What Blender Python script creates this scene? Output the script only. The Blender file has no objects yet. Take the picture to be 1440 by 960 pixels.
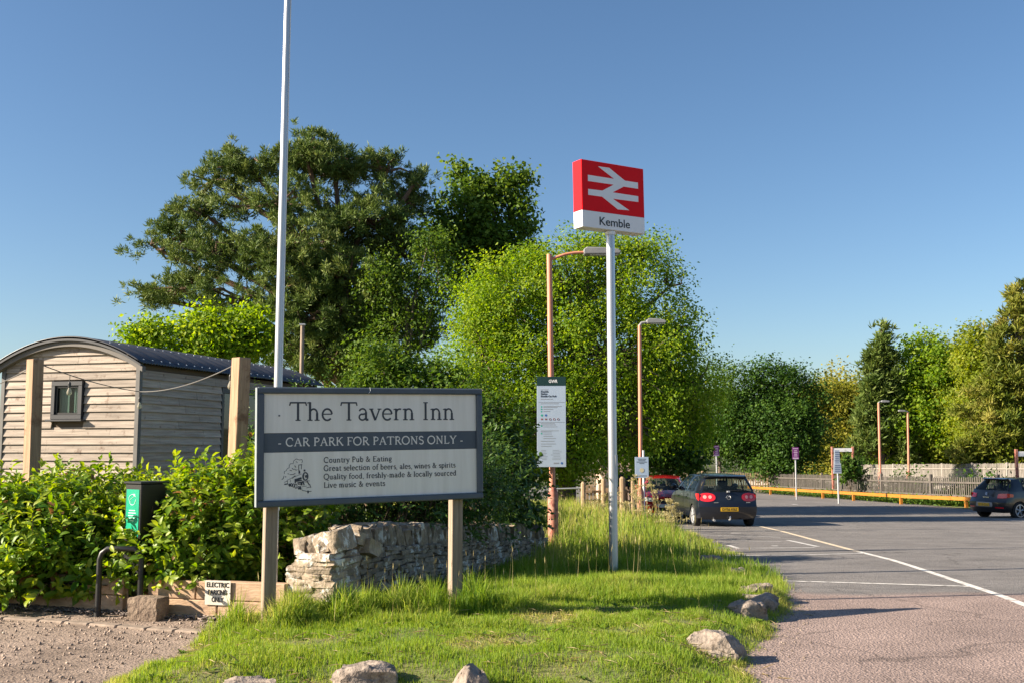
import bpy, bmesh, math, random
import numpy as np
from mathutils import Vector, Matrix, noise
R = math.radians
SC = bpy.context.scene
COL = SC.collection
rng = np.random.default_rng(11)
random.seed(5)

# ------------------------------------------------------------------ camera, sky, sun, exposure
CAM = Vector((0, 0, 1.6)); TH = math.atan(148 / 1440)
cd = bpy.data.cameras.new('camera'); cam = bpy.data.objects.new('camera', cd); COL.objects.link(cam)
cam.location = CAM; cam.rotation_euler = (R(90) + TH, 0, 0)
cd.sensor_width = 36; cd.lens = 36; cd.clip_end = 6000
SC.camera = cam
SUN_AZ, SUN_EL = 12.0, 25.5          # light travels towards +X, turned this far towards +Y
w = bpy.data.worlds.new('World'); SC.world = w; w.use_nodes = True
wn = w.node_tree.nodes; wn.clear()
sky = wn.new('ShaderNodeTexSky'); sky.sky_type = 'NISHITA'; sky.sun_disc = False
sky.sun_elevation = R(SUN_EL); sky.sun_rotation = R(270 - SUN_AZ); sky.altitude = 100
sky.air_density = 1.0; sky.dust_density = 0.8; sky.ozone_density = 3.2
bg = wn.new('ShaderNodeBackground'); bg.inputs[1].default_value = 0.054
wo = wn.new('ShaderNodeOutputWorld')
hs = wn.new('ShaderNodeHueSaturation'); hs.inputs['Saturation'].default_value = 1.08
w.node_tree.links.new(sky.outputs[0], hs.inputs['Color']); w.node_tree.links.new(hs.outputs[0], bg.inputs[0]); w.node_tree.links.new(bg.outputs[0], wo.inputs[0])
sd = bpy.data.lights.new('sun', 'SUN'); sun = bpy.data.objects.new('sun', sd); COL.objects.link(sun)
sd.energy = 5.0; sd.angle = R(0.5); sd.color = (1.0, 0.86, 0.68)
LDIR = Vector((math.cos(R(SUN_AZ)) * math.cos(R(SUN_EL)), math.sin(R(SUN_AZ)) * math.cos(R(SUN_EL)), -math.sin(R(SUN_EL))))
sun.rotation_euler = LDIR.to_track_quat('-Z', 'Y').to_euler(); sun.location = (-30, 0, 30)
SC.view_settings.view_transform = 'Standard'; SC.view_settings.look = 'None'
SC.view_settings.exposure = 1.5; SC.view_settings.gamma = 1.0
SC.cycles.max_bounces = 6; SC.cycles.transparent_max_bounces = 12
SC.cycles.diffuse_bounces = 3; SC.cycles.glossy_bounces = 3; SC.cycles.transmission_bounces = 4

# ------------------------------------------------------------------ where things stand
_c, _s = math.cos(TH), math.sin(TH)
def ray(px, py):
    return Vector((px - 720, 1440 * _c - (480 - py) * _s, 1440 * _s + (480 - py) * _c))
def at(px, py, Y):
    r = ray(px, py); return CAM + r * (Y / r.y)
def zr(Y):
    return -0.034 * min(max(Y - 11, 0), 34) - 0.02 * min(max(Y - 45, 0), 65)
def G(px, py):
    r = ray(px, py); t = -1.6 / r.z
    for _ in range(30):
        p = CAM + r * t; t = (zr(p.y) - 1.6) / r.z
    return CAM + r * t

VERGE = [G(*p).xy for p in [(1085, 990), (1088, 950), (1096, 905), (1122, 872), (1112, 840), (1094, 814), (1064, 793), (1030, 775), (1000, 761), (968, 748)]]
VERGE += [Vector(p) for p in [(3.9, 24.0), (3.3, 28), (3.0, 36), (3.0, 60), (-30, 60), (-30, 15), (-12, 12.2), (-5.6, 10.65), (-2.6, 9.8)]]
VERGE += [G(*p).xy for p in [(318, 874), (250, 906), (180, 936), (128, 962), (60, 1000)]]
VP = np.array([(p[0], p[1]) for p in VERGE])
def sdist(P):
    P = np.atleast_2d(P)[:, :2]; d = np.full(len(P), 1e9); ins = np.zeros(len(P), bool)
    for a, b in zip(VP, np.roll(VP, -1, 0)):
        ab = b - a; t = np.clip(((P - a) @ ab) / (ab @ ab), 0, 1)
        d = np.minimum(d, np.linalg.norm(P - a - t[:, None] * ab, axis=1))
        c = ((a[1] > P[:, 1]) != (b[1] > P[:, 1])) & (P[:, 0] < (b[0] - a[0]) * (P[:, 1] - a[1]) / (b[1] - a[1] + 1e-12) + a[0])
        ins ^= c
    return np.where(ins, d, -d)
def wob(P):
    x, y = P[:, 0], P[:, 1]
    return 0.05 * np.sin(x * 3.1 + y * 2.3) + 0.045 * np.sin(x * 7.3 - y * 5.1 + 1) + 0.03 * np.sin(y * 11.7 + x * 4.7 + 2)
def zverge(P):
    P = np.atleast_2d(P)[:, :2]
    s = np.clip((sdist(P) + wob(P) + 0.05) / 0.9, 0, 1); s = s * s * (3 - 2 * s)
    lump = 0.02 * np.sin(P[:, 0] * 2.9 + 1) * np.sin(P[:, 1] * 2.1) + 0.012 * np.sin(P[:, 0] * 6.1) * np.sin(P[:, 1] * 7.7)
    amp = 0.06 + 0.11 * np.clip((12.0 - P[:, 1]) / 1.8, 0, 1)
    return np.array([zr(y) for y in P[:, 1]]) - 0.03 + (amp + lump) * s
def GV(px, py):                                       # where a pixel's ray meets the verge itself
    r = ray(px, py); t = 5.0
    for _ in range(25):
        p = CAM + r * t; t = (zg(p.x, p.y) - 1.6) / r.z
    return CAM + r * t
def zg(x, y):
    return float(max(zverge(np.array([[x, y]]))[0], zr(y)))

# ------------------------------------------------------------------ materials
def mat(name, base, var=None, scale=4.0, stretch=(1, 1, 1), rough=0.6, metal=0.0, bump=0.0, bscale=None,
        detail=6.0, lo=0.35, hi=0.65, third=None, tscale=1.0, tlo=0.5, thi=0.62, spec=0.5, coat=0.0, island=0.0, alpha=None):
    m = bpy.data.materials.new(name); m.use_nodes = True
    t = m.node_tree; n = t.nodes; L = t.links.new
    b = n['Principled BSDF']
    b.inputs['Roughness'].default_value = rough; b.inputs['Metallic'].default_value = metal
    b.inputs['Specular IOR Level'].default_value = spec; b.inputs['Coat Weight'].default_value = coat
    b.inputs['Coat Roughness'].default_value = 0.05
    tc = n.new('ShaderNodeTexCoord'); mp = n.new('ShaderNodeMapping'); mp.inputs['Scale'].default_value = stretch
    L(tc.outputs['Object'], mp.inputs['Vector'])
    col = None
    def rgb(c):
        return (c[0], c[1], c[2], 1)
    if var is not None:
        no = n.new('ShaderNodeTexNoise'); no.inputs['Scale'].default_value = scale; no.inputs['Detail'].default_value = detail
        no.inputs['Roughness'].default_value = 0.65
        L(mp.outputs[0], no.inputs['Vector'])
        mr = n.new('ShaderNodeMapRange'); mr.inputs[1].default_value = lo; mr.inputs[2].default_value = hi
        L(no.outputs[0], mr.inputs[0])
        mx = n.new('ShaderNodeMix'); mx.data_type = 'RGBA'
        mx.inputs[6].default_value = rgb(base); mx.inputs[7].default_value = rgb(var)
        L(mr.outputs[0], mx.inputs[0]); col = mx.outputs[2]
        if third is not None:
            n2 = n.new('ShaderNodeTexNoise'); n2.inputs['Scale'].default_value = tscale; n2.inputs['Detail'].default_value = 8
            n2.inputs['Roughness'].default_value = 0.7
            L(tc.outputs['Object'], n2.inputs['Vector'])
            m2 = n.new('ShaderNodeMapRange'); m2.inputs[1].default_value = tlo; m2.inputs[2].default_value = thi
            L(n2.outputs[0], m2.inputs[0])
            x2 = n.new('ShaderNodeMix'); x2.data_type = 'RGBA'
            L(m2.outputs[0], x2.inputs[0]); L(col, x2.inputs[6]); x2.inputs[7].default_value = rgb(third); col = x2.outputs[2]
        if island:
            ge = n.new('ShaderNodeNewGeometry'); hv = n.new('ShaderNodeHueSaturation')
            ma = n.new('ShaderNodeMapRange'); ma.inputs[3].default_value = 1 - island; ma.inputs[4].default_value = 1 + island
            L(ge.outputs['Random Per Island'], ma.inputs[0]); L(ma.outputs[0], hv.inputs['Value']); L(col, hv.inputs['Color']); col = hv.outputs[0]
        L(col, b.inputs['Base Color'])
    else:
        b.inputs['Base Color'].default_value = rgb(base)
    if bump:
        nb = n.new('ShaderNodeTexNoise'); nb.inputs['Scale'].default_value = bscale or scale * 2; nb.inputs['Detail'].default_value = 8
        L(mp.outputs[0], nb.inputs['Vector'])
        bu = n.new('ShaderNodeBump'); bu.inputs['Strength'].default_value = bump; bu.inputs['Distance'].default_value = 0.02
        L(nb.outputs[0], bu.inputs['Height']); L(bu.outputs[0], b.inputs['Normal'])
    return m

def leafmat(name, c0, c1, c2, trans=0.35, rough=0.55, spec=0.18, dead=None):
    m = bpy.data.materials.new(name); m.use_nodes = True
    t = m.node_tree; n = t.nodes; L = t.links.new; b = n['Principled BSDF']
    b.inputs['Roughness'].default_value = rough; b.inputs['Specular IOR Level'].default_value = spec
    a = n.new('ShaderNodeAttribute'); a.attribute_name = 'tint'
    cr = n.new('ShaderNodeValToRGB')
    e = cr.color_ramp.elements
    e[0].color = (*c0, 1); e[1].color = (*c2, 1); k = e.new(0.5); k.color = (*c1, 1)
    if dead:
        k2 = e.new(0.95); k2.color = (*c2, 1); e[len(e) - 1].color = (*dead, 1)
    L(a.outputs['Fac'], cr.inputs[0]); L(cr.outputs[0], b.inputs['Base Color'])
    tr = n.new('ShaderNodeBsdfTranslucent')
    hs = n.new('ShaderNodeHueSaturation'); hs.inputs['Saturation'].default_value = 1.1; hs.inputs['Value'].default_value = 1.5
    hs.inputs['Hue'].default_value = 0.487
    L(cr.outputs[0], hs.inputs['Color']); L(hs.outputs[0], tr.inputs[0])
    mx = n.new('ShaderNodeMixShader'); mx.inputs[0].default_value = trans
    L(b.outputs[0], mx.inputs[1]); L(tr.outputs[0], mx.inputs[2]); L(mx.outputs[0], n['Material Output'].inputs[0])
    return m

def glassmat(name, tint=(0.02, 0.025, 0.025), clear=0.5):
    m = bpy.data.materials.new(name); m.use_nodes = True
    t = m.node_tree; n = t.nodes; L = t.links.new; b = n['Principled BSDF']
    b.inputs['Base Color'].default_value = (*tint, 1); b.inputs['Roughness'].default_value = 0.03
    b.inputs['Specular IOR Level'].default_value = 0.8
    tr = n.new('ShaderNodeBsdfTransparent'); tr.inputs[0].default_value = (0.75, 0.85, 0.82, 1)
    mx = n.new('ShaderNodeMixShader'); mx.inputs[0].default_value = clear
    L(b.outputs[0], mx.inputs[1]); L(tr.outputs[0], mx.inputs[2]); L(mx.outputs[0], n['Material Output'].inputs[0])
    return m

# ------------------------------------------------------------------ object helpers
def tag(o, label=None, cat=None, group=None, kind=None):
    if label: o['label'] = label
    if cat: o['category'] = cat
    if group: o['group'] = group
    if kind: o['kind'] = kind
    return o
def thing(name, label, cat, loc=(0, 0, 0), rz=0.0, group=None, ry=0.0):
    o = bpy.data.objects.new(name, None); COL.objects.link(o); o.empty_display_size = 0.2
    o.location = loc; o.rotation_euler = (0, ry, rz)
    return tag(o, label, cat, group)
def link(name, me, m=None, parent=None):
    o = bpy.data.objects.new(name, me); COL.objects.link(o)
    if m is not None:
        for k in (m if isinstance(m, (list, tuple)) else [m]): me.materials.append(k)
    if parent is not None: o.parent = parent
    return o
def copy_tree(o, parent=None):
    c = o.copy(); COL.objects.link(c)
    if parent is not None: c.parent = parent
    for ch in list(o.children): copy_tree(ch, c)
    return c
def np_mesh(name, V, F, m, parent=None, tint=None, smooth=False):
    me = bpy.data.meshes.new(name); V = np.ascontiguousarray(V, np.float32); F = np.ascontiguousarray(F, np.int32)
    k = F.shape[1]
    me.vertices.add(len(V)); me.vertices.foreach_set('co', V.ravel())
    me.loops.add(F.size); me.loops.foreach_set('vertex_index', F.ravel())
    me.polygons.add(len(F)); me.polygons.foreach_set('loop_start', np.arange(0, F.size, k, dtype=np.int32))
    me.update(calc_edges=True)
    if smooth: me.polygons.foreach_set('use_smooth', np.ones(len(F), bool))
    if tint is not None:
        a = me.attributes.new('tint', 'FLOAT', 'POINT'); a.data.foreach_set('value', np.ascontiguousarray(tint, np.float32))
    return link(name, me, m, parent)

class MB:
    def __init__(s): s.v = []; s.f = []
    def add(s, vs, fs):
        o = len(s.v); s.v += [tuple(v) for v in vs]; s.f += [tuple(i + o for i in f) for f in fs]; return s
    def box(s, c, d, M=None):
        x, y, z = d[0] / 2, d[1] / 2, d[2] / 2
        vs = [Vector(p) for p in [(-x, -y, -z), (x, -y, -z), (x, y, -z), (-x, y, -z), (-x, -y, z), (x, -y, z), (x, y, z), (-x, y, z)]]
        if M is not None: vs = [M @ v for v in vs]
        return s.add([v + Vector(c) for v in vs], [(0, 3, 2, 1), (4, 5, 6, 7), (0, 1, 5, 4), (1, 2, 6, 5), (2, 3, 7, 6), (3, 0, 4, 7)])
    def tube(s, pts, rad, n=10, cap=True):
        pts = [Vector(p) for p in pts]
        if not isinstance(rad, (list, tuple)): rad = [rad] * len(pts)
        vs = []; up = None
        for i, p in enumerate(pts):
            d = (pts[min(i + 1, len(pts) - 1)] - pts[max(i - 1, 0)]).normalized()
            if up is None: up = Vector((0, 0, 1)) if abs(d.z) < 0.9 else Vector((1, 0, 0))
            a = d.cross(up).normalized(); bb = a.cross(d).normalized(); up = bb
            for k in range(n):
                t = 2 * math.pi * k / n; vs.append(p + (a * math.cos(t) + bb * math.sin(t)) * rad[i])
        fs = []
        for i in range(len(pts) - 1):
            for k in range(n):
                q = (k + 1) % n; fs.append((i * n + k, i * n + q, (i + 1) * n + q, (i + 1) * n + k))
        if cap:
            fs.append(tuple(range(n))[::-1]); fs.append(tuple(range((len(pts) - 1) * n, len(pts) * n)))
        return s.add(vs, fs)
    def lathe(s, prof, n=20, c=(0, 0, 0), axis='z', cap=True):
        vs = []
        for r, h in prof:
            for k in range(n):
                t = 2 * math.pi * k / n; p = (r * math.cos(t), r * math.sin(t), h)
                if axis == 'y': p = (p[0], p[2], p[1])
                vs.append((p[0] + c[0], p[1] + c[1], p[2] + c[2]))
        fs = []
        for i in range(len(prof) - 1):
            for k in range(n):
                q = (k + 1) % n; fs.append((i * n + k, i * n + q, (i + 1) * n + q, (i + 1) * n + k))
        if cap: fs.append(tuple(range(n))); fs.append(tuple(range((len(prof) - 1) * n, len(prof) * n)))
        return s.add(vs, fs)
    def prism(s, poly, y0, y1):                    # polygon in x,z pulled along y
        n = len(poly)
        vs = [(p[0], y0, p[1]) for p in poly] + [(p[0], y1, p[1]) for p in poly]
        return s.add(vs, [tuple(range(n)), tuple(range(2 * n - 1, n - 1, -1))] + [(i, (i + 1) % n, n + (i + 1) % n, n + i) for i in range(n)])
    def grid(s, P, nu, nv):
        return s.add(P, [(i * nv + j, i * nv + j + 1, (i + 1) * nv + j + 1, (i + 1) * nv + j) for i in range(nu - 1) for j in range(nv - 1)])
    def build(s, name, m, parent=None, bevel=0.0, smooth=0.0, seg=1):
        me = bpy.data.meshes.new(name); me.from_pydata(s.v, [], s.f)
        bm = bmesh.new(); bm.from_mesh(me); bmesh.ops.delete(bm, geom=[v for v in bm.verts if not v.link_faces], context='VERTS'); bmesh.ops.recalc_face_normals(bm, faces=bm.faces)
        if bevel:
            es = [e for e in bm.edges if len(e.link_faces) == 2 and e.calc_face_angle(0) > 0.6]
            bmesh.ops.bevel(bm, geom=es, offset=bevel, segments=seg, affect='EDGES', clamp_overlap=True)
        bm.to_mesh(me); bm.free()
        if smooth:
            me.polygons.foreach_set('use_smooth', np.ones(len(me.polygons), bool)); me.set_sharp_from_angle(angle=R(smooth))
        me.update()
        return link(name, me, m, parent)

def word(name, txt, m, parent, x, z, y, size, align='CENTER', rot=(R(90), 0, 0), ext=0.0015, width=None, bold=0.0):
    cu = bpy.data.curves.new(name, 'FONT'); cu.body = txt; cu.size = size; cu.align_x = align; cu.extrude = ext; cu.offset = bold
    o = bpy.data.objects.new(name, cu); COL.objects.link(o)
    bpy.context.view_layer.update()
    me = bpy.data.meshes.new_from_object(o.evaluated_get(bpy.context.evaluated_depsgraph_get()))
    bpy.data.objects.remove(o); bpy.data.curves.remove(cu)
    if width:
        xs = [v.co.x for v in me.vertices]; k = width / max(1e-6, max(xs) - min(xs))
        for v in me.vertices: v.co.x *= k
    me.materials.clear()
    t = link(name, me, m, parent); t.location = (x, y, z); t.rotation_euler = rot
    return t

# ------------------------------------------------------------------ leaves and trees
def unit(a): return a / (np.linalg.norm(a, axis=1, keepdims=True) + 1e-9)
def leaf_cards(name, P, Nn, D, size, asp, m, parent, tint, fold=0.15):
    n = len(P); D = unit(D - Nn * np.sum(D * Nn, 1, keepdims=True)); S = np.cross(Nn, D); s = size[:, None]
    V = np.empty((n, 4, 3)); V[:, 0] = P; lift = Nn * s * fold * asp
    V[:, 1] = P + D * s * 0.45 + S * s * asp * 0.5 + lift; V[:, 3] = P + D * s * 0.45 - S * s * asp * 0.5 + lift; V[:, 2] = P + D * s - Nn * s * 0.1
    b = np.arange(n)[:, None] * 4
    F = np.concatenate([b + np.array([[0, 1, 2]]), b + np.array([[0, 2, 3]])])
    return np_mesh(name, V.reshape(-1, 3), F, m, parent, np.repeat(tint, 4))
LX = np.array([0, .3, .3, .3, .68, .68, .68, 1.0]); LY = np.array([0, 0, -.40, .40, 0, -.42, .42, 0]); LZ = np.array([0, .0, .1, .1, -.03, .07, .07, -.16])
LF = np.array([[0, 1, 3], [0, 2, 1], [1, 4, 6], [1, 6, 3], [2, 5, 4], [2, 4, 1], [4, 7, 6], [5, 7, 4]])
def full_leaves(name, P, Nn, D, size, asp, m, parent, tint):
    n = len(P); D = unit(D - Nn * np.sum(D * Nn, 1, keepdims=True)); S = np.cross(Nn, D); s = size[:, None, None]
    V = P[:, None, :] + s * (D[:, None, :] * LX[None, :, None] + S[:, None, :] * LY[None, :, None] * asp + Nn[:, None, :] * LZ[None, :, None])
    F = (np.arange(n)[:, None, None] * 8 + LF[None]).reshape(-1, 3)
    return np_mesh(name, V.reshape(-1, 3), F, m, parent, np.repeat(tint, 8), smooth=False)

def tree(name, label, Y, lobes, m, bark, trunk_px, n=30000, leaf=0.13, asp=0.6, clump=0.45, spray=0.16, flat=0.8, per=14, sprays=9,
         tr=0.18, group=None, up=0.5, needle=False, depth=0.9, cat='tree', shell=0.45, twig=0.5, seed=0, trunk_top=None, lean=0.0, droop=0.2, rag=0.25):
    g = np.random.default_rng(100 + seed); 
    bx = at(trunk_px, 652, Y).x; bz = zg(bx, Y)
    root = thing(name, label, cat, (bx, Y, bz), 0, group); off = np.array([bx, Y, bz])
    k = Y / 1440
    L = []
    for lb in lobes:
        px, py, rx, ry = lb[:4]; dy = lb[4] if len(lb) > 4 else 0
        c = np.array(at(px, py, Y + dy)) - off; kk = (Y + dy) / 1440
        L.append((c, np.array([rx * kk, max(rx, ry) * kk * depth, ry * kk])))
    wts = np.array([l[1][0] * l[1][2] for l in L]); wts /= wts.sum()
    nc = max(6, n // (per * sprays)); idx = g.choice(len(L), nc, p=wts)
    ctr = np.array([l[0] for l in L])[idx]; rad = np.array([l[1] for l in L])[idx]
    d = unit(g.normal(size=(nc, 3)))
    sd_ = idx * 7.7 + seed
    wv = 1 + rag * np.array([noise.noise(Vector((d[i, 0] * 2.1 + sd_[i], d[i, 1] * 2.1, d[i, 2] * 2.1))) * 1.6 for i in range(nc)])
    rr = (shell + (1 - shell) * g.random(nc) ** 0.6) * wv
    C = ctr + d * rad * rr[:, None]; C[:, 2] = np.maximum(C[:, 2], 0.15)
    ct = g.normal(0, 0.16, nc)
    i2 = np.repeat(np.arange(nc), sprays); S2 = C[i2] + g.normal(size=(len(i2), 3)) * clump * np.array([1, 1, flat]) * 0.6
    i3 = np.repeat(np.arange(len(S2)), per); out = unit(S2 - ctr[i2] + 1e-4)
    if needle:
        dr = unit(g.normal(size=(len(i3), 3)) + np.array([0, 0, 0.9]) + out[i3] * 0.5)
        P = S2[i3] + dr * spray * 0.2 + g.normal(size=(len(i3), 3)) * spray * 0.25; D = dr; Nn = unit(np.cross(dr, g.normal(size=dr.shape)))
    else:
        P = S2[i3] + g.normal(size=(len(i3), 3)) * spray
        Nn = unit(out[i3] * 0.5 + np.array([0, 0, up]) + g.normal(size=(len(i3), 3)) * 0.65)
        D = g.normal(size=(len(i3), 3)) + out[i3] * 0.6 - np.array([0, 0, droop])
    P[:, 2] = np.maximum(P[:, 2], 0.02)
    size = leaf * g.uniform(0.6, 1.25, len(P)); tint = np.clip(0.5 + ct[i2][i3] + g.normal(0, 0.17, len(P)), 0, 1)
    leaf_cards('crown', P, Nn, D, size, asp, m, root, tint)
    b = MB(); top = np.mean(ctr, axis=0) if trunk_top is None else np.array(at(trunk_top[0], trunk_top[1], Y)) - off
    pts = [np.array([0, 0, -0.15])] + [top * t + np.array([lean, 0, 0]) * t * (1 - t) + g.normal(0, 0.06, 3) * tr * 4 for t in (0.25, 0.5, 0.75)] + [top]
    b.tube(pts, [tr * 1.25, tr, tr * 0.85, tr * 0.65, tr * 0.4], 9)
    for c, r in L:
        t = min(0.9, max(0.15, 0.75 * (c[2] / max(top[2], 0.1)) * g.uniform(0.6, 0.9)))
        j = min(3, int(t * 4)); s0 = pts[j] + (pts[j + 1] - pts[j]) * (t * 4 - j)
        mid = (s0 + c) / 2 + np.array([0, 0, 0.08 * np.linalg.norm(c - s0)]) + g.normal(0, 0.1, 3)
        b.tube([s0, mid, c], [tr * 0.5, tr * 0.34, tr * 0.18], 6, False)
    for i in g.choice(nc, min(nc, int(nc * twig)), replace=False):
        a = ctr[i] * 0.9 + C[i] * 0.1; mm = (a + C[i]) / 2 + g.normal(0, 0.12, 3)
        b.tube([a, mm, C[i]], [tr * 0.15, tr * 0.1, tr * 0.04], 4, False)
    b.build('trunk', bark, root, smooth=60)
    return root

# ------------------------------------------------------------------ ground, car park, verge
M_ground = mat('meadow_ground', (0.055, 0.075, 0.02), (0.09, 0.085, 0.035), 0.6, rough=0.95)
M_soil = mat('verge_soil', (0.085, 0.12, 0.025), (0.17, 0.165, 0.06), 3.0, rough=0.95, bump=0.6, bscale=40, third=(0.25, 0.20, 0.11), tscale=2.2, tlo=0.56, thi=0.66)
def road_material():
    m = bpy.data.materials.new('worn_tarmac'); m.use_nodes = True
    t = m.node_tree; n = t.nodes; L = t.links.new; b = n['Principled BSDF']; b.inputs['Roughness'].default_value = 0.85
    b.inputs['Specular IOR Level'].default_value = 0.3
    tc = n.new('ShaderNodeTexCoord'); sx = n.new('ShaderNodeSeparateXYZ'); L(tc.outputs['Object'], sx.inputs[0])
    big = n.new('ShaderNodeTexNoise'); big.inputs['Scale'].default_value = 0.7; big.inputs['Detail'].default_value = 7; L(tc.outputs['Object'], big.inputs[0])
    # pinkish chippings on the near apron, grey tarmac in the bays beyond
    a = n.new('ShaderNodeMath'); a.operation = 'MULTIPLY_ADD'; a.inputs[1].default_value = -1.0; a.inputs[2].default_value = 11.6
    L(sx.outputs['Y'], a.inputs[0])
    nb = n.new('ShaderNodeMath'); nb.operation = 'MULTIPLY_ADD'; nb.inputs[1].default_value = 1.6; L(big.outputs[0], nb.inputs[0]); L(a.outputs[0], nb.inputs[2])
    pk = n.new('ShaderNodeMapRange'); pk.inputs[1].default_value = 0.55; pk.inputs[2].default_value = 1.05; L(nb.outputs[0], pk.inputs[0])
    def two(c0, c1, sc, lo=0.38, hi=0.62):
        no = n.new('ShaderNodeTexNoise'); no.inputs['Scale'].default_value = sc; no.inputs['Detail'].default_value = 3; no.inputs['Roughness'].default_value = 0.8
        L(tc.outputs['Object'], no.inputs[0]); mr = n.new('ShaderNodeMapRange'); mr.inputs[1].default_value = lo; mr.inputs[2].default_value = hi; L(no.outputs[0], mr.inputs[0])
        x = n.new('ShaderNodeMix'); x.data_type = 'RGBA'; x.inputs[6].default_value = (*c0, 1); x.inputs[7].default_value = (*c1, 1); L(mr.outputs[0], x.inputs[0]); return x.outputs[2]
    grey = two((0.14, 0.132, 0.128), (0.225, 0.21, 0.198), 28); pink = two((0.145, 0.108, 0.095), (0.40, 0.305, 0.268), 38, 0.36, 0.64)
    x = n.new('ShaderNodeMix'); x.data_type = 'RGBA'; L(pk.outputs[0], x.inputs[0]); L(grey, x.inputs[6]); L(pink, x.inputs[7])
    n3 = n.new('ShaderNodeTexNoise'); n3.inputs['Scale'].default_value = 1.6; n3.inputs['Detail'].default_value = 9; n3.inputs['Roughness'].default_value = 0.7
    mp = n.new('ShaderNodeMapping'); mp.inputs['Scale'].default_value = (0.5, 1.0, 1); L(tc.outputs['Object'], mp.inputs[0]); L(mp.outputs[0], n3.inputs[0])
    mr = n.new('ShaderNodeMapRange'); mr.inputs[1].default_value = 0.3; mr.inputs[2].default_value = 0.7; mr.inputs[3].default_value = 0.72; mr.inputs[4].default_value = 1.22; L(n3.outputs[0], mr.inputs[0])
    hv = n.new('ShaderNodeHueSaturation'); L(x.outputs[2], hv.inputs['Color']); L(mr.outputs[0], hv.inputs['Value']); 
    # oil stains, hairline cracks and rubbed-in dirt
    st = n.new('ShaderNodeTexNoise'); st.inputs['Scale'].default_value = 0.45; st.inputs['Detail'].default_value = 4; L(tc.outputs['Object'], st.inputs[0])
    sm = n.new('ShaderNodeMapRange'); sm.inputs[1].default_value = 0.56; sm.inputs[2].default_value = 0.72; sm.inputs[3].default_value = 1.0; sm.inputs[4].default_value = 0.66; L(st.outputs[0], sm.inputs[0])
    wn_ = n.new('ShaderNodeTexNoise'); wn_.inputs['Scale'].default_value = 1.4; L(tc.outputs['Object'], wn_.inputs[0])
    va = n.new('ShaderNodeVectorMath'); va.operation = 'MULTIPLY_ADD'; va.inputs[1].default_value = (0.9, 0.9, 0); L(wn_.outputs['Color'], va.inputs[0]); L(tc.outputs['Object'], va.inputs[2])
    vo = n.new('ShaderNodeTexVoronoi'); vo.feature = 'DISTANCE_TO_EDGE'; vo.inputs['Scale'].default_value = 0.28; L(va.outputs[0], vo.inputs[0])
    cm = n.new('ShaderNodeMapRange'); cm.inputs[1].default_value = 0.0; cm.inputs[2].default_value = 0.006; cm.inputs[3].default_value = 0.62; cm.inputs[4].default_value = 1.0; L(vo.outputs['Distance'], cm.inputs[0])
    mu = n.new('ShaderNodeMath'); mu.operation = 'MULTIPLY'; L(sm.outputs[0], mu.inputs[0]); L(cm.outputs[0], mu.inputs[1])
    hv2 = n.new('ShaderNodeHueSaturation'); L(hv.outputs[0], hv2.inputs['Color']); L(mu.outputs[0], hv2.inputs['Value']); L(hv2.outputs[0], b.inputs['Base Color'])
    nb2 = n.new('ShaderNodeTexVoronoi'); nb2.inputs['Scale'].default_value = 55; L(tc.outputs['Object'], nb2.inputs[0])
    bu = n.new('ShaderNodeBump'); bu.inputs['Strength'].default_value = 0.7; bu.inputs['Distance'].default_value = 0.012; L(nb2.outputs['Distance'], bu.inputs['Height']); L(bu.outputs[0], b.inputs['Normal'])
    return m
M_road = road_material()
M_gravel = mat('dusty_gravel', (0.17, 0.125, 0.095), (0.34, 0.26, 0.205), 1.3, rough=0.95, bump=1.0, bscale=45, detail=12, third=(0.12, 0.09, 0.07), tscale=9, tlo=0.55, thi=0.7)
def sheet(name, xs, ys, m, dz=0.0, kind='structure'):
    P = [(x, y, zr(y) + dz) for x in xs for y in ys]
    o = MB().grid(P, len(xs), len(ys)).build(name, m); o['kind'] = kind
    return o
sheet('ground', [-2500, 2500], [-300, 11, 45, 110, 4000], M_ground, -0.10)
sheet('car_park', [-0.9, 20.7], [1.5, 11, 45, 110], M_road)
sheet('gravel_yard', [-22, -0.9], [1.5, 11, 14], M_gravel, -0.004)
xs = np.arange(-30, 5.2, 0.22); ys = np.arange(5.6, 60, 0.3)
gx, gy = np.meshgrid(xs, ys, indexing='ij'); gp = np.stack([gx.ravel(), gy.ravel()], 1)
gz = zverge(gp); gz = np.where(sdist(gp) < -0.6, gz - 0.3, gz)
nu, nv = len(xs), len(ys); ii = (np.arange(nu - 1)[:, None] * nv + np.arange(nv - 1)[None]).ravel()
o = np_mesh('verge', np.c_[gp, gz], np.c_[ii, ii + nv, ii + nv + 1, ii + 1], M_soil, smooth=True); o['kind'] = 'structure'

# painted lines
M_paint = mat('worn_white_paint', (0.66, 0.64, 0.60), (0.22, 0.21, 0.20), 9, rough=0.8, lo=0.48, hi=0.66, detail=9)
M_paint_thin = mat('ghost_white_paint', (0.55, 0.54, 0.52), (0.20, 0.19, 0.18), 7, rough=0.8, lo=0.46, hi=0.72, detail=8)
M_cream_paint = mat('yellowed_paint', (0.64, 0.53, 0.38), (0.30, 0.26, 0.20), 9, rough=0.8, lo=0.5, hi=0.75)
def stripe(b, pts, wd):
    P = [G(*p) for p in pts]; Q = []
    for a, c in zip(P, P[1:]):
        nseg = max(1, int((c - a).length / 0.5)); Q += [a.lerp(c, i / nseg) for i in range(nseg)]
    Q.append(P[-1])
    vs = []
    for i, p in enumerate(Q):
        d = (Q[min(i + 1, len(Q) - 1)] - Q[max(0, i - 1)]); d.z = 0; d.normalize(); s = Vector((-d.y, d.x, 0)) * wd / 2
        for k in (s, -s):
            q = p + k; vs.append((q.x, q.y, zr(q.y) + 0.004))
    b.grid(vs, len(Q), 2)
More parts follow.
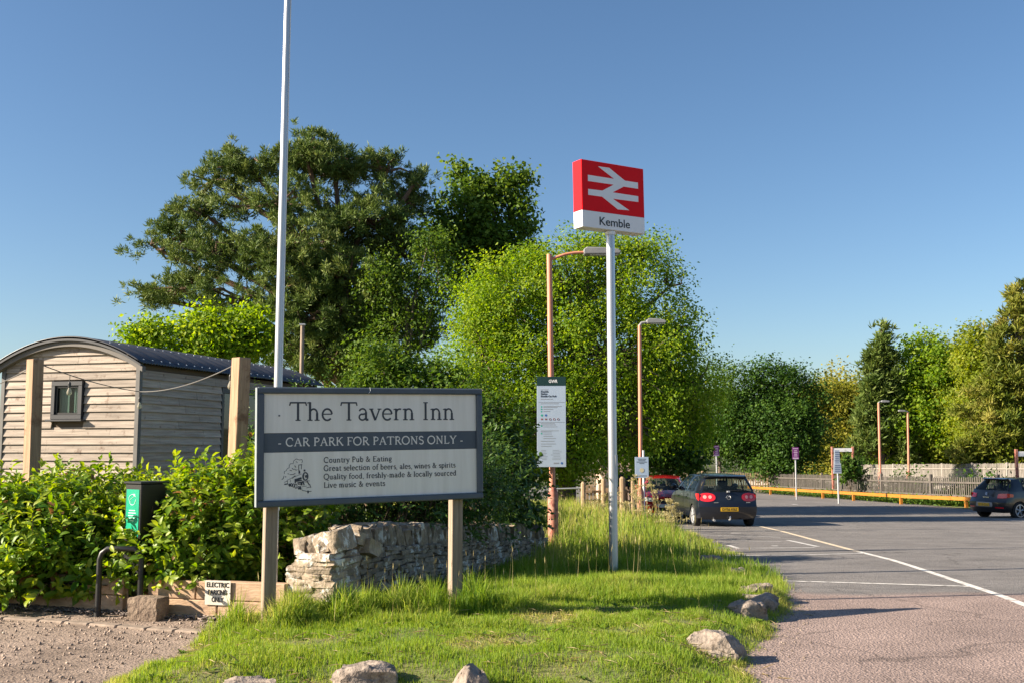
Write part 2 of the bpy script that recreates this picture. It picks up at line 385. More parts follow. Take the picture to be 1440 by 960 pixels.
def lines(name, items, m):
    b = MB()
    for pts, wd in items: stripe(b, pts, wd)
    o = b.build(name, m); o['kind'] = 'structure'
lines('bay_edge_line', [([(1062, 738), (1100, 746.5), (1150, 760), (1205, 774.5)], 0.11)], M_cream_paint)
lines('bay_edge_line', [([(1207, 775), (1255, 787), (1290, 798), (1320, 808), (1350, 818), (1392, 832), (1440, 850), (1520, 880)], 0.10)], M_paint)
lines('bay_line', [([(1088, 816), (1180, 818.5), (1362, 824)], 0.10)], M_paint)
lines('bay_line', [([(1028, 780.5), (1120, 780), (1215, 777.5)], 0.10)], M_paint_thin)
lines('bay_marking', [([(1024, 766), (1038, 770.5), (1146, 769.5)], 0.10), ([(1108, 759), (1150, 768)], 0.10), ([(1085, 767), (1094, 767)], 0.16)], M_paint_thin)
lines('bay_marking', [([(985, 751.5), (1098, 755)], 0.09), ([(1060, 746), (1075, 746.5)], 0.14), ([(1030, 760), (1100, 761)], 0.06), ([(1028, 749), (1042, 749)], 0.18)], M_paint_thin)
lines('bay_line', [([(1330, 726.5), (1400, 729.5), (1470, 735)], 0.11)], M_paint_thin)
lines('bay_marking', [([(1114, 708.5), (1121, 708.5)], 0.5)], M_paint_thin)

# stones laid along the verge edge
M_stone = mat('limestone_block', (0.20, 0.165, 0.135), (0.35, 0.29, 0.24), 9, rough=0.95, bump=1.0, bscale=30, third=(0.11, 0.085, 0.065), tscale=11, tlo=0.50, thi=0.66)
def rock(nm, c, d, seed, m, rz=0, taper=0.0, parent=None, sub=9, amp=0.13, flat=0.5):
    bm = bmesh.new(); bmesh.ops.create_cube(bm, size=1); bmesh.ops.subdivide_edges(bm, edges=bm.edges, cuts=sub, use_grid_fill=True)
    for v in bm.verts:
        p = v.co.copy(); q = p.normalized() * 0.62; p = p.lerp(q, 1 - flat)
        k = noise.noise_vector(p * 2.1 + Vector((seed * 3.7, seed, 0))) * amp * 1.5 + noise.noise_vector(p * 5.3 + Vector((seed, 0, 9))) * amp * 0.55 + noise.noise_vector(p * 13 + Vector((seed, 5, 9))) * amp * 0.22
        p = p + k; p.x *= 1 - taper * (p.z + 0.5); p.y *= 1 - taper * (p.z + 0.5)
        v.co = Vector((p.x * d[0], p.y * d[1], p.z * d[2]))
    me = bpy.data.meshes.new(nm); bm.to_mesh(me); bm.free()
    me.polygons.foreach_set('use_smooth', np.ones(len(me.polygons), bool)); me.set_sharp_from_angle(angle=R(38))
    o = link(nm, me, m, parent); o.location = c; o.rotation_euler = (0, 0, rz); return o
ROCKS = [
    ((352, 953), (0.33, 0.26, 0.22), 1, 0.2, 0.1, 'low buff rock, leftmost in the front row of rocks below the tavern sign'),
    ((514, 945), (0.37, 0.24, 0.19), 2, 0.1, 0.0, 'oblong pinkish rock set in the short grass below the middle of the tavern sign'),
    ((664, 950), (0.29, 0.28, 0.25), 3, 0.5, 0.5, 'pointed pale rock in the short grass below the right-hand post of the tavern sign'),
    ((1002, 914), (0.44, 0.28, 0.22), 4, -0.35, 0.25, 'long flat rock lying by itself in the grass near the pink tarmac'),
    ((1053, 866), (0.30, 0.26, 0.22), 5, 0.4, 0.1, 'blunt grey rock at the front of the little heap on the verge edge'),
    ((1068, 856), (0.36, 0.24, 0.20), 6, -0.5, 0.1, 'slab-shaped rock lying across the little heap on the verge edge'),
    ((1066, 842), (0.34, 0.20, 0.24), 7, 0.35, 0.1, 'upright flat-faced rock at the back of the little heap on the verge edge'),
    ((1037, 812), (0.26, 0.24, 0.20), 8, 0.1, 0.2, 'small pale rock half sunk in grass just beyond the heap of rocks'),
    ((1000, 790), (0.34, 0.24, 0.16), 9, -0.3, 0.2, 'flat rock almost buried in long grass, farthest along the verge edge'),
]
for p, d, sd0, rz, tp, lab in ROCKS:
    q = GV(*p); z = zg(q.x, q.y)
    o = rock('edging_rock', (q.x, q.y, z + d[2] * 0.10), d, sd0, M_stone, rz, tp)
    tag(o, lab, 'rock', 'rocks edging the verge')

# ------------------------------------------------------------------ grass
M_grass = leafmat('grass_blades', (0.105, 0.21, 0.022), (0.225, 0.32, 0.04), (0.44, 0.41, 0.13), trans=0.45, rough=0.55, spec=0.2)
def blades(name, X, Y, H, Wd, m, tint, lean=0.35, seed=0):
    g = np.random.default_rng(seed); n = len(X); Z = zverge(np.stack([X, Y], 1)) - 0.01
    a = g.uniform(0, 2 * math.pi, n); ln = g.normal(0, lean, n) * H; b = g.uniform(0, 2 * math.pi, n)
    B = np.stack([X, Y, Z], 1); s = np.stack([np.cos(a), np.sin(a), 0 * a], 1) * (Wd / 2)[:, None]
    q = np.stack([np.cos(b), np.sin(b), 0 * b], 1) * ln[:, None]; up = np.array([0, 0, 1.0])
    V = np.empty((n, 5, 3)); V[:, 0] = B - s; V[:, 1] = B + s
    mid = B + q * 0.35 + up * (H * 0.6)[:, None]; V[:, 2] = mid + s * 0.75; V[:, 3] = mid - s * 0.75
    V[:, 4] = B + q + up * (np.sqrt(np.maximum(H ** 2 - (ln * 0.8) ** 2, (0.3 * H) ** 2)))[:, None]
    F = (np.arange(n)[:, None, None] * 5 + np.array([[0, 1, 2], [0, 2, 3], [3, 2, 4]])[None]).reshape(-1, 3)
    o = np_mesh(name, V.reshape(-1, 3), F, m, None, np.repeat(tint, 5)); o['kind'] = 'stuff'; return o
def inside(n, x0, x1, y0, y1, seed, edge=-0.03):
    g = np.random.default_rng(seed); P = np.stack([g.uniform(x0, x1, n), g.uniform(y0, y1, n)], 1)
    return P[sdist(P) + wob(P) > edge + 0.05 * g.random(n) ** 2]
def nz(P, sc, off=0.0):
    return np.array([noise.noise(Vector((p[0] * sc + off, p[1] * sc, off))) for p in P])
SEG_A, SEG_B = np.array([-2.2, 8.65]), np.array([-0.3, 9.5])
def dseg(P, a, b):
    t = np.clip(((P - a) @ (b - a)) / ((b - a) @ (b - a)), 0, 1); return np.linalg.norm(P - a - t[:, None] * (b - a), axis=1)
P = inside(380000, -5.0, 3.4, 6.6, 11.6, 1)
n1 = nz(P, 1.3); n2 = nz(P, 4.0, 5.0); g = np.random.default_rng(2)
ds = dseg(P, SEG_A, SEG_B); sdv = sdist(P)
H = 0.042 + 0.03 * np.clip(n1 + 0.2, 0, 1) + 0.045 * np.clip(n2, 0, 1)
H += 0.22 * np.exp(-(ds / 0.34) ** 2) * np.clip(0.6 + 1.3 * n2, 0.1, 1.6)
H += 0.10 * np.clip((P[:, 1] - 9.6) / 1.2, 0, 1) * (P[:, 0] > -0.5)
H *= g.uniform(0.55, 1.35, len(P)) * np.clip(0.35 + sdv / 0.35, 0.35, 1)
keep = g.random(len(P)) < np.clip(0.72 + 0.9 * n1 + 0.5 * n2 + (ds < 0.7) * 0.3, 0.35, 1) * np.clip(0.3 + sdv / 0.4, 0.25, 1)
straw = np.clip(2.2 * (nz(P, 1.7, 31.0) - 0.08), 0, 1) * (P[:, 1] < 9.2); keep &= g.random(len(P)) > 0.45 * straw; H *= 1 - 0.4 * straw
tint = np.clip(0.42 + 0.3 * n1 + g.normal(0, 0.17, len(P)) + 0.22 * (sdv < 0.3) + 0.4 * straw, 0, 1)
blades('short_grass', P[keep][:, 0], P[keep][:, 1], H[keep], 0.0042 + 0.018 * np.clip(H[keep], 0, 0.25), M_grass, tint[keep], 0.5, 3)
P = inside(60000, -2.6, 3.6, 11.0, 14.6, 4); g = np.random.default_rng(5); n1 = nz(P, 1.1); n2 = nz(P, 3.0, 4)
H = (0.08 + 0.03 * np.clip(P[:, 1] - 11.2, 0, 2.5)) * g.uniform(0.5, 1.4, len(P)) * (1 + 0.6 * n2) + 0.14 * np.exp(-(np.hypot(P[:, 0] - 1.33, P[:, 1] - 13.95) / 0.35) ** 2) * g.uniform(.4, 1, len(P)); H *= 1 - .55 * np.exp(-(np.hypot((P[:, 0] - 1.3) * .8, P[:, 1] - 12.9) / 0.6) ** 2); keep = g.random(len(P)) < np.clip(0.6 + n1, 0.3, 1)
blades('verge_grass', P[keep][:, 0], P[keep][:, 1], np.maximum(H[keep], 0.05), 0.006 + 0.012 * H[keep], M_grass, np.clip(0.38 + 0.4 * n1 + g.normal(0, 0.16, len(P)), 0, 1)[keep], 0.4, 6)
P = inside(90000, -3.5, 4.4, 14.0, 32, 7); g = np.random.default_rng(8); n1 = nz(P, 0.8); n2 = nz(P, 2.2, 4); sdv = sdist(P)
H = np.clip(0.16 + 0.05 * (P[:, 1] - 14), 0, 0.62) * g.uniform(0.5, 1.3, len(P)) * (1 + 0.5 * n2) * np.clip(0.15 + sdv / 1.7, 0.15, 1)
keep = g.random(len(P)) < np.clip(0.65 + n1, 0.3, 1)
blades('long_grass', P[keep][:, 0], P[keep][:, 1], np.maximum(H[keep], 0.1), 0.009 + 0.012 * H[keep], M_grass, np.clip(0.45 + 0.5 * n1 + g.normal(0, 0.2, len(P)) + 0.02 * (P[:, 1] - 16), 0, 1)[keep], 0.3, 9)
# broad-leaved weeds in the sward, dry thatch lying on it, grit washed along its edge
M_weed = leafmat('weed_leaves', (0.08, 0.16, 0.02), (0.14, 0.23, 0.03), (0.22, 0.30, 0.055), trans=.4, rough=.5)
M_thatch = leafmat('dry_thatch', (0.30, 0.23, 0.12), (0.42, 0.34, 0.18), (0.52, 0.44, 0.27), trans=.2)
g = np.random.default_rng(201); C0 = inside(420, -4.8, 3.2, 6.8, 12.5, 202, .02); C0 = C0[g.random(len(C0)) < np.clip(.45 + 1.4 * nz(C0, .9, 12), .08, 1)]
i9 = np.repeat(np.arange(len(C0)), 9); a9 = g.uniform(0, 6.28, len(i9)); D9 = np.stack([np.cos(a9), np.sin(a9), g.uniform(.15, .7, len(i9))], 1)
P9 = np.c_[C0[i9], zverge(C0)[i9] + .015]; N9 = unit(np.stack([-np.cos(a9) * .5, -np.sin(a9) * .5, np.ones(len(i9))], 1) + g.normal(0, .15, (len(i9), 3)))
leaf_cards('verge_weeds', P9, N9, D9, g.uniform(.03, .075, len(i9)), .42, M_weed, None, g.random(len(i9)))['kind'] = 'stuff'
Pt = inside(9000, -4.8, 3.2, 6.8, 12.5, 203, .0); Pt = Pt[g.random(len(Pt)) < np.clip(.25 + 1.5 * nz(Pt, 1.7, 31.0), .04, 1)]; nt_ = len(Pt)
leaf_cards('grass_thatch', np.c_[Pt, zverge(Pt) + g.uniform(.005, .04, nt_)], unit(g.normal(0, .25, (nt_, 3)) + [0, 0, 1]), g.normal(size=(nt_, 3)) * [1, 1, .25], g.uniform(.06, .16, nt_), .05, M_thatch, None, g.random(nt_))['kind'] = 'stuff'
gq = g.uniform([-.2, 6.8], [4.6, 24], (60000, 2)); sq = sdist(gq) + wob(gq); gq = gq[(sq < .03) & (sq > -.28 * g.random(len(gq)) ** 2) & (g.random(len(gq)) < .9)]; V, F = [], []
for i, (x_, y_) in enumerate(gq):
    r_ = .003 + .011 * g.random() ** 4; q = np.array([[1, 0, 0], [0, 1, 0], [-1, 0, 0], [0, -1, 0], [0, 0, 1]]) * g.uniform(.6, 1.3, (5, 3)) * r_ + [x_, y_, zr(y_) + .001]
    V += q.tolist(); F += [[5 * i, 5 * i + 1, 5 * i + 4], [5 * i + 1, 5 * i + 2, 5 * i + 4], [5 * i + 2, 5 * i + 3, 5 * i + 4], [5 * i + 3, 5 * i, 5 * i + 4]]
np_mesh('edge_grit', V, F, mat('edge_grit_stones', (.14, .105, .085), (.34, .27, .22), 3, rough=.95, island=.4))['kind'] = 'stuff'
# seed heads
M_seed = leafmat('seed_heads', (0.24, 0.21, 0.08), (0.36, 0.31, 0.14), (0.46, 0.38, 0.20), trans=0.3)
def seed_heads(name, P, H, seed, sz):
    g = np.random.default_rng(seed); n = len(P); Z = zverge(P); lean = g.normal(0, 0.10, (n, 2)) * H[:, None]
    top = np.c_[P + lean, Z + H]; base = np.c_[P, Z]; a = g.uniform(0, 6.28, n); s = np.stack([np.cos(a), np.sin(a), 0 * a], 1)
    V = np.empty((n, 7, 3)); V[:, 0] = base - s * 0.003; V[:, 1] = base + s * 0.003; V[:, 2] = top
    d = unit(top - base); h = (sz * g.uniform(0.6, 1.3, n))[:, None]
    V[:, 3] = top - d * h * 0.3; V[:, 4] = top + d * h * 0.25 + s * h * 0.075; V[:, 5] = top + d * h; V[:, 6] = top + d * h * 0.25 - s * h * 0.075
    F = (np.arange(n)[:, None, None] * 7 + np.array([[0, 1, 2], [3, 4, 5], [3, 5, 6]])[None]).reshape(-1, 3)
    o = np_mesh(name, V.reshape(-1, 3), F, M_seed, None, np.repeat(g.random(n), 7)); o['kind'] = 'stuff'
g = np.random.default_rng(12)
P = inside(240, -4.3, 2.8, 8.2, 11.2, 13, 0.1); P = P[(dseg(P, SEG_A, SEG_B) < 0.75) | (g.random(len(P)) < 0.05)]
seed_heads('grass_seed_heads', P, g.uniform(0.20, 0.46, len(P)), 14, 0.05)
P = inside(1500, -2, 4.2, 15, 31, 15, 0.7); seed_heads('grass_seed_heads', P, np.minimum(g.uniform(0.35, 0.8, len(P)), .25 + .4 * sdist(P)), 16, 0.075)
P = inside(90, -1.2, 3, 11.3, 15, 17, 0.1); seed_heads('grass_seed_heads', P, g.uniform(0.25, 0.55, len(P)), 18, 0.07)
# cow parsley going to seed beside the parked cars
M_umbel = leafmat('umbel_flowers', (0.38, 0.34, 0.14), (0.50, 0.44, 0.22), (0.62, 0.56, 0.34), trans=0.3)
M_stem = mat('dry_stem', (0.22, 0.20, 0.07), (0.30, 0.24, 0.10), 8)
def cow_parsley(px, py, Y, seed, label):
    q = at(px, py, Y); z = zg(q.x, Y); r = thing('cow_parsley', label, 'wild flower', (q.x, Y, z), 0, 'cow parsley stems by the cars')
    g = np.random.default_rng(seed); h = q.z - z; b = MB(); Pp = []
    for k in range(4):
        tp = Vector((g.normal(0, 0.16), g.normal(0, 0.16), h * g.uniform(0.75, 1.0) if k else h)); b.tube([(0, 0, 0), tp * 0.5 + Vector((0.02, 0, 0)), tp * 0.86], [0.009, 0.007, 0.005], 5, False)
        for j in range(9):
            e = tp + Vector((g.normal(0, 0.055), g.normal(0, 0.055), g.normal(0, 0.015))); b.tube([tp * 0.86, e], [0.003, 0.002], 3, False); Pp += [e] * 12
    b.build('stem', M_stem, r)
    Pp = np.array(Pp) + g.normal(0, 0.012, (len(Pp), 3)); n = len(Pp)
    leaf_cards('flower_head', Pp, unit(g.normal(0, 0.4, (n, 3)) + np.array([0, 0, 1])), g.normal(size=(n, 3)), np.full(n, 0.024), 0.9, M_umbel, r, g.random(n))
CPL = 'cream cow parsley head standing tall in long grass beside the parked cars'
for i, (px, py, Y) in enumerate([(905, 668, 24), (926, 672, 23.5), (938, 703, 22.5), (890, 684, 25), (884, 700, 23), (950, 712, 22.4), (947, 726, 21), (912, 712, 22), (872, 706, 22), (930, 722, 20.5), (845, 695, 23), (900, 690, 22)]):
    cow_parsley(px, py, Y, 40 + i, CPL)

# ------------------------------------------------------------------ trees
M_bark = mat('grey_brown_bark', (0.085, 0.065, 0.05), (0.16, 0.13, 0.10), 5, (4, 4, .7), rough=.95, bump=.8); M_pbark = mat('pine_bark', (0.11, 0.065, 0.045), (0.20, 0.13, 0.09), 5, (4, 4, .7), rough=.95, bump=.8)
L_pine = leafmat('pine_needles', (0.048, 0.088, 0.022), (0.11, 0.168, 0.04), (0.24, 0.28, 0.085), trans=0.18, rough=.5)
L_bright = leafmat('bright_leaves', (0.085, 0.18, 0.014), (0.175, 0.285, 0.024), (0.31, 0.385, 0.05), trans=0.54)
L_lime = leafmat('lime_leaves', (0.09, 0.185, 0.014), (0.17, 0.27, 0.02), (0.3, 0.37, 0.045), trans=0.46)
L_mid = leafmat('mid_leaves', (0.042, 0.095, 0.014), (0.085, 0.155, 0.02), (0.165, 0.235, 0.035), trans=0.4)
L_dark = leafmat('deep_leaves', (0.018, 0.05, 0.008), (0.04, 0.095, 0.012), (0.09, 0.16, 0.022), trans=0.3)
L_gold = leafmat('golden_leaves', (0.13, 0.155, 0.02), (0.23, 0.24, 0.034), (0.36, 0.33, 0.065), trans=0.5)
L_olive = leafmat('olive_leaves', (0.1, 0.155, 0.014), (0.195, 0.25, 0.022), (0.34, 0.35, 0.055), trans=0.5)
L_cypress = leafmat('cypress_needles', (0.065, 0.1, 0.014), (0.15, 0.18, 0.026), (0.29, 0.27, 0.06), trans=0.3)
L_spruce = leafmat('spruce_needles', (0.045, 0.085, 0.018), (0.095, 0.145, 0.03), (0.18, 0.22, 0.055), trans=0.25)
tree('pine_tree', 'big dark spreading pine with layered needle plates behind the hut and flagpole', 40,
     [(300, 255, 48, 22), (350, 235, 50, 26), (430, 215, 60, 26, -1), (470, 235, 60, 32), (545, 240, 42, 30), (575, 285, 30, 36, 1), (390, 290, 75, 34, -1), (260, 335, 55, 24), (220, 350, 34, 18), (300, 360, 60, 26, -1.5), (250, 405, 55, 22, -1), (215, 420, 28, 16), (420, 345, 85, 40, -2), (510, 310, 70, 46, -1), (560, 355, 48, 40), (480, 395, 80, 42, -2), (340, 420, 60, 24, -2), (430, 450, 60, 36, -2.5), (520, 450, 55, 40, -1), (455, 500, 55, 36, -2.5), (515, 510, 45, 28, -2), (395, 490, 40, 22, -2.5), (480, 445, 60, 34, -2), (565, 415, 42, 36), (430, 395, 60, 34, -2.5), (590, 460, 36, 34), (380, 365, 50, 26, -2), (585, 255, 16, 18), (285, 300, 40, 16)],
     L_pine, M_pbark, 535, n=172000, leaf=.215, asp=.19, clump=.50, spray=.19, flat=.45, per=40, sprays=6, tr=.42, needle=True, shell=.4, twig=.8, seed=1, trunk_top=(450, 300), rag=.26)
tree('ash_tree', 'pale feathery tree between the pine and the bright round tree', 37, [(545, 385, 40, 40), (580, 420, 45, 55), (560, 470, 50, 50), (620, 400, 35, 50), (600, 350, 30, 28), (540, 510, 50, 35)], L_mid, M_bark, 570, n=11000, leaf=.15, asp=.5, clump=.5, spray=.2, tr=.13, seed=2, shell=.4, twig=.9, rag=.4)
tree('sycamore_tree', 'tall green tree with two upright heads rising above the bright round tree', 42, [(655, 255, 26, 26), (690, 262, 22, 22), (728, 262, 20, 24), (735, 300, 14, 26), (650, 300, 40, 40), (695, 315, 42, 45), (660, 360, 50, 50), (715, 370, 30, 50), (625, 330, 26, 26)], L_mid, M_bark, 670, n=17000, leaf=.19, asp=.75, clump=.42, spray=.2, tr=.22, seed=3, shell=.45, rag=.35)
tree('understorey_tree', 'lime green tree lit below the left limbs of the pine', 34, [(240, 480, 54, 30), (300, 484, 56, 34), (350, 470, 40, 34), (205, 482, 22, 20), (300, 460, 36, 18)], L_bright, M_bark, 280, n=15000, leaf=.15, asp=.7, clump=.4, spray=.17, tr=.12, seed=4)
tree('elder_tree', 'small sunlit leafy tree right of the hut roof, under the pine', 30, [(540, 520, 40, 45), (575, 555, 50, 55), (530, 580, 60, 60), (610, 590, 50, 60), (640, 560, 35, 60), (470, 590, 50, 50)], L_mid, M_bark, 570, n=14000, leaf=.15, asp=.6, clump=.4, spray=.16, tr=.1, seed=5)
tree('willow_tree', 'broad bright yellow-green tree standing behind the nearest salmon lamp and the station sign', 33,
     [(800, 400, 85, 62), (868, 398, 62, 62), (720, 430, 75, 65), (940, 470, 46, 66), (680, 500, 60, 75), (760, 500, 90, 80), (860, 500, 95, 90, -.5), (945, 540, 44, 72), (680, 580, 58, 75), (770, 590, 80, 75, -1), (870, 590, 85, 70, -.5), (660, 630, 45, 50), (790, 640, 60, 38, -1), (976, 545, 34, 55), (972, 596, 22, 30), (940, 405, 22, 34), (745, 376, 34, 24), (900, 350, 26, 18), (830, 345, 34, 16), (690, 450, 40, 40)],
     L_bright, M_bark, 795, n=128000, leaf=.112, asp=.58, clump=.42, spray=.17, tr=.28, seed=6, shell=.6, twig=.5, rag=.42, trunk_top=(815, 480))
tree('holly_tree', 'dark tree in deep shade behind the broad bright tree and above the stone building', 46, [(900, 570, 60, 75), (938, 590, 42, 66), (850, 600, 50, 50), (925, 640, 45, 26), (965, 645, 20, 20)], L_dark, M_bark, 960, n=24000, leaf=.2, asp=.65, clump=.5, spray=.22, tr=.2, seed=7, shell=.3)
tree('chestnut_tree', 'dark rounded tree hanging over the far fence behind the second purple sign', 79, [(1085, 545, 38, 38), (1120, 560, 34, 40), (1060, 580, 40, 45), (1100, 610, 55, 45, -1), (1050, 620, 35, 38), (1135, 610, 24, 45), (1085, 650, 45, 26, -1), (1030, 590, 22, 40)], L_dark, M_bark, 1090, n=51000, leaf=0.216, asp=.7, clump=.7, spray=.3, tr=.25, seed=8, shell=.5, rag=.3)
tree('hazel_tree', 'pale shaded shrubby tree just left of the darkest tree', 80, [(1010, 560, 24, 50), (1025, 545, 16, 35), (1000, 600, 25, 40)], L_mid, M_bark, 1012, n=8500, leaf=0.216, asp=.6, clump=.7, spray=.3, tr=.15, seed=9)
tree('maple_tree', 'golden green tree standing nearest behind the pale blue notice and white platform board', 120, [(1165, 570, 34, 30), (1195, 580, 34, 36), (1160, 615, 36, 40), (1205, 620, 38, 40), (1175, 650, 45, 26), (1225, 600, 22, 36), (1145, 580, 22, 26)], L_gold, M_bark, 1180, n=34000, leaf=0.36, asp=.7, clump=1.1, spray=.5, tr=.25, seed=10, shell=.5)
g3 = 'trees on the far railway bank'
def bank(Y): return 0
def spruce(label, px, top, bot, wpx, Y, m_, n, seed, group=None, nm='spruce_tree'):
    k = Y / 1440; lob = []; H = bot - top; rg_ = random.Random(seed)
    for i in range(11):
        t = i / 10; r = wpx * (.10 + .9 * t) * .5; y = top + H * (.04 + .93 * t)
        for s in (-1, 1): lob.append((px + s * r * .55 + rg_.uniform(-.1, .1) * r, y + rg_.uniform(-2, 2), max(3, r * .62), max(4, H * .055)))
    return tree(nm, label, Y, lob, m_, M_bark, px, n=n, leaf=.007 * Y, asp=.22, clump=.006 * Y, spray=.004 * Y, flat=.6, per=14, tr=.2, needle=True, seed=seed, group=group, shell=.3, trunk_top=(px, top + 6), twig=.6, rag=.5)
spruce('dark pointed conifer with drooping tips, tallest of the distant trees behind the platform lamps', 1240, 458, 640, 80, 103, L_spruce, 20000, 11)
tree('bank_tree', 'round light green tree on the bank right of the dark pointed conifer', 104, [(1308, 512, 40, 38), (1285, 550, 38, 44), (1318, 545, 42, 46), (1290, 585, 52, 46), (1258, 610, 30, 40), (1315, 605, 48, 46)], L_bright, M_bark, 1290, n=28900, leaf=0.36, asp=.7, clump=1.0, spray=.45, tr=.3, seed=12, group=g3)
tree('bank_tree', 'olive brown-tinged tree on the bank, above the lamp that stands across the tracks', 104, [(1340, 510, 34, 38), (1352, 550, 44, 52), (1325, 560, 32, 56), (1345, 600, 46, 46), (1318, 620, 34, 42)], L_olive, M_bark, 1340, n=23800, leaf=0.302, asp=.6, clump=.9, spray=.4, tr=.3, seed=13, group=g3)
tree('bank_tree', 'dense olive tree on the bank between the olive tree and the tall golden conifer', 96, [(1375, 495, 32, 36), (1395, 530, 40, 48), (1375, 570, 44, 46), (1405, 600, 46, 50)], L_olive, M_bark, 1388, n=23800, leaf=0.302, asp=.7, clump=.9, spray=.4, tr=.3, seed=14, group=g3)
spruce('tall golden green conifer cut off by the frame edge, highest on the bank', 1432, 408, 660, 170, 83, L_cypress, 42000, 15, None, 'cypress_tree')
tree('bank_tree', 'broad yellowish tree low at the frame edge above the far platform board', 84, [(1420, 575, 50, 50), (1460, 600, 50, 55), (1400, 620, 45, 40), (1480, 540, 50, 60)], L_olive, M_bark, 1440, n=25500, leaf=0.259, asp=.65, clump=.85, spray=.36, tr=.25, seed=16, group=g3)
tree('bank_tree', 'bright scrubby tree on the bank right behind the sunlit fence', 108, [(1300, 625, 45, 32), (1345, 630, 45, 30), (1385, 640, 40, 24), (1265, 635, 30, 26), (1330, 595, 34, 26)], L_lime, M_bark, 1325, n=25500, leaf=0.302, asp=.65, clump=1.0, spray=.42, tr=.15, seed=17, group=g3)
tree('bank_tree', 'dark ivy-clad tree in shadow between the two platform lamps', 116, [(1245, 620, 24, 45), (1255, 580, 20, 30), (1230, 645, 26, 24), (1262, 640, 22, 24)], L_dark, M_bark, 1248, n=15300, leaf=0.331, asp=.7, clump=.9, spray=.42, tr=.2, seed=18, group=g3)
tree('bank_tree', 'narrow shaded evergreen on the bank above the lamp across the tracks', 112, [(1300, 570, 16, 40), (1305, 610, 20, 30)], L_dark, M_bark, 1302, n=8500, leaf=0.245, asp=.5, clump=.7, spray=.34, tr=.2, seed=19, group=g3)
tree('bank_tree', 'broad golden tree farther back, filling the skyline gap left of the dark pointed conifer', 135, [(1160, 585, 46, 48), (1205, 570, 46, 52), (1240, 600, 46, 50), (1185, 635, 70, 34), (1135, 600, 34, 44)], L_gold, M_bark, 1190, n=25500, leaf=0.432, asp=.7, clump=1.2, spray=.55, tr=.3, seed=20, group=g3)
tree('bank_tree', 'olive green tree behind the others on the bank, left of the tall conifer', 130, [(1300, 560, 50, 50), (1350, 540, 50, 56), (1395, 560, 50, 60), (1340, 610, 70, 44), (1430, 600, 50, 50)], L_olive, M_bark, 1350, n=37400, leaf=0.418, asp=.7, clump=1.2, spray=.55, tr=.3, seed=21, group=g3)
# the wooded bank itself
P = []; xs_, ys_ = np.linspace(37, 120, 18), np.linspace(30, 160, 22)
for x in xs_:
    for y in ys_: P.append((x, y, zr(y) + .4 + 7 * (1 - math.exp(-(x - 37) / 30)) + 1.2 * noise.noise(Vector((x * .1, y * .1, 0)))))
o = MB().grid(P, 18, 22).build('hill', M_ground, smooth=60); o['kind'] = 'structure'
# far wood closing the view beyond the trees
g = np.random.default_rng(5); n = 26000; t = g.random(n); xx = -420 + 900 * t; yy = 210 + 60 * g.random(n) + 40 * np.sin(t * 9); hh = (5 + 3 * np.sin(t * 40) + 2 * np.sin(t * 97 + 1)) * np.sqrt(g.random(n))
Pp = np.stack([xx, yy, hh - 1.9], 1); leaf_cards('distant_wood', Pp, unit(g.normal(size=(n, 3)) + [0, -.5, .6]), g.normal(size=(n, 3)), g.uniform(1.2, 2.6, n), .8, L_mid, None, g.random(n))['kind'] = 'stuff'

# ------------------------------------------------------------------ timber hut with the barrel roof
M_board = mat('weathered_larch', (0.22, 0.182, 0.15), (0.43, 0.362, 0.30), 2.2, (0.7, 14, 14), rough=0.8, bump=0.25, bscale=6, island=0.2, third=(0.15, 0.10, 0.072), tscale=6.5, tlo=0.57, thi=0.67)
M_board_side = mat('weathered_larch_side', (0.27, 0.215, 0.17), (0.45, 0.375, 0.31), 2.2, (14, 0.7, 14), rough=0.8, bump=0.25, bscale=6, island=0.16, third=(0.17, 0.11, 0.08), tscale=7.5, tlo=0.60, thi=0.70)
M_post = mat('planed_oak_post', (0.27, 0.16, 0.09), (0.44, 0.285, 0.18), 3, (9, 9, 0.5), rough=0.8, bump=0.3, bscale=8, third=(0.20, 0.105, 0.055), tscale=4.5, tlo=0.54, thi=0.66)
M_signpost = mat('weathered_post', (0.20, 0.15, 0.11), (0.34, 0.27, 0.205), 3, (10, 10, 0.6), rough=0.85, bump=0.3, bscale=8, third=(0.14, 0.10, 0.075), tscale=5, tlo=0.62, thi=0.7)
M_sleeper = mat('softwood_sleeper', (0.36, 0.235, 0.15), (0.50, 0.35, 0.235), 3, (0.6, 9, 9), rough=0.85, bump=0.3, bscale=8, third=(0.23, 0.14, 0.09), tscale=3, tlo=0.55, thi=0.7)
M_dark = mat('anthracite_metal', (0.035, 0.037, 0.043), rough=0.45)
M_trim = mat('grey_trim', (0.095, 0.09, 0.088), (0.13, 0.125, 0.12), 4, rough=0.6)
M_fascia = mat('grey_fascia', (0.10, 0.092, 0.085), (0.135, 0.122, 0.112), 3, rough=0.65)
M_roof = mat('dark_corrugated_steel', (0.028, 0.032, 0.043), (0.045, 0.048, 0.058), 2, rough=0.42, metal=0.0, spec=0.6)
M_bolt = mat('zinc_bolt', (0.55, 0.57, 0.6), rough=0.35, metal=0.6)
M_glass = glassmat('window_glass', (0.02, 0.025, 0.028), 0.8)
M_curtain = mat('pale_curtain', (0.55, 0.56, 0.52), (0.42, 0.43, 0.40), 3, (12, 12, 0.2), rough=0.9)
M_black = mat('black_plastic', (0.012, 0.012, 0.013), rough=0.4)
M_rubber = mat('dull_black', (0.018, 0.018, 0.019), rough=0.8)
M_white = mat('white_enamel', (0.72, 0.73, 0.74), rough=0.4)
M_alu = mat('brushed_aluminium', (0.56, 0.56, 0.57), (0.48, 0.48, 0.50), 2, (30, 30, 0.3), rough=0.38, metal=0.75)
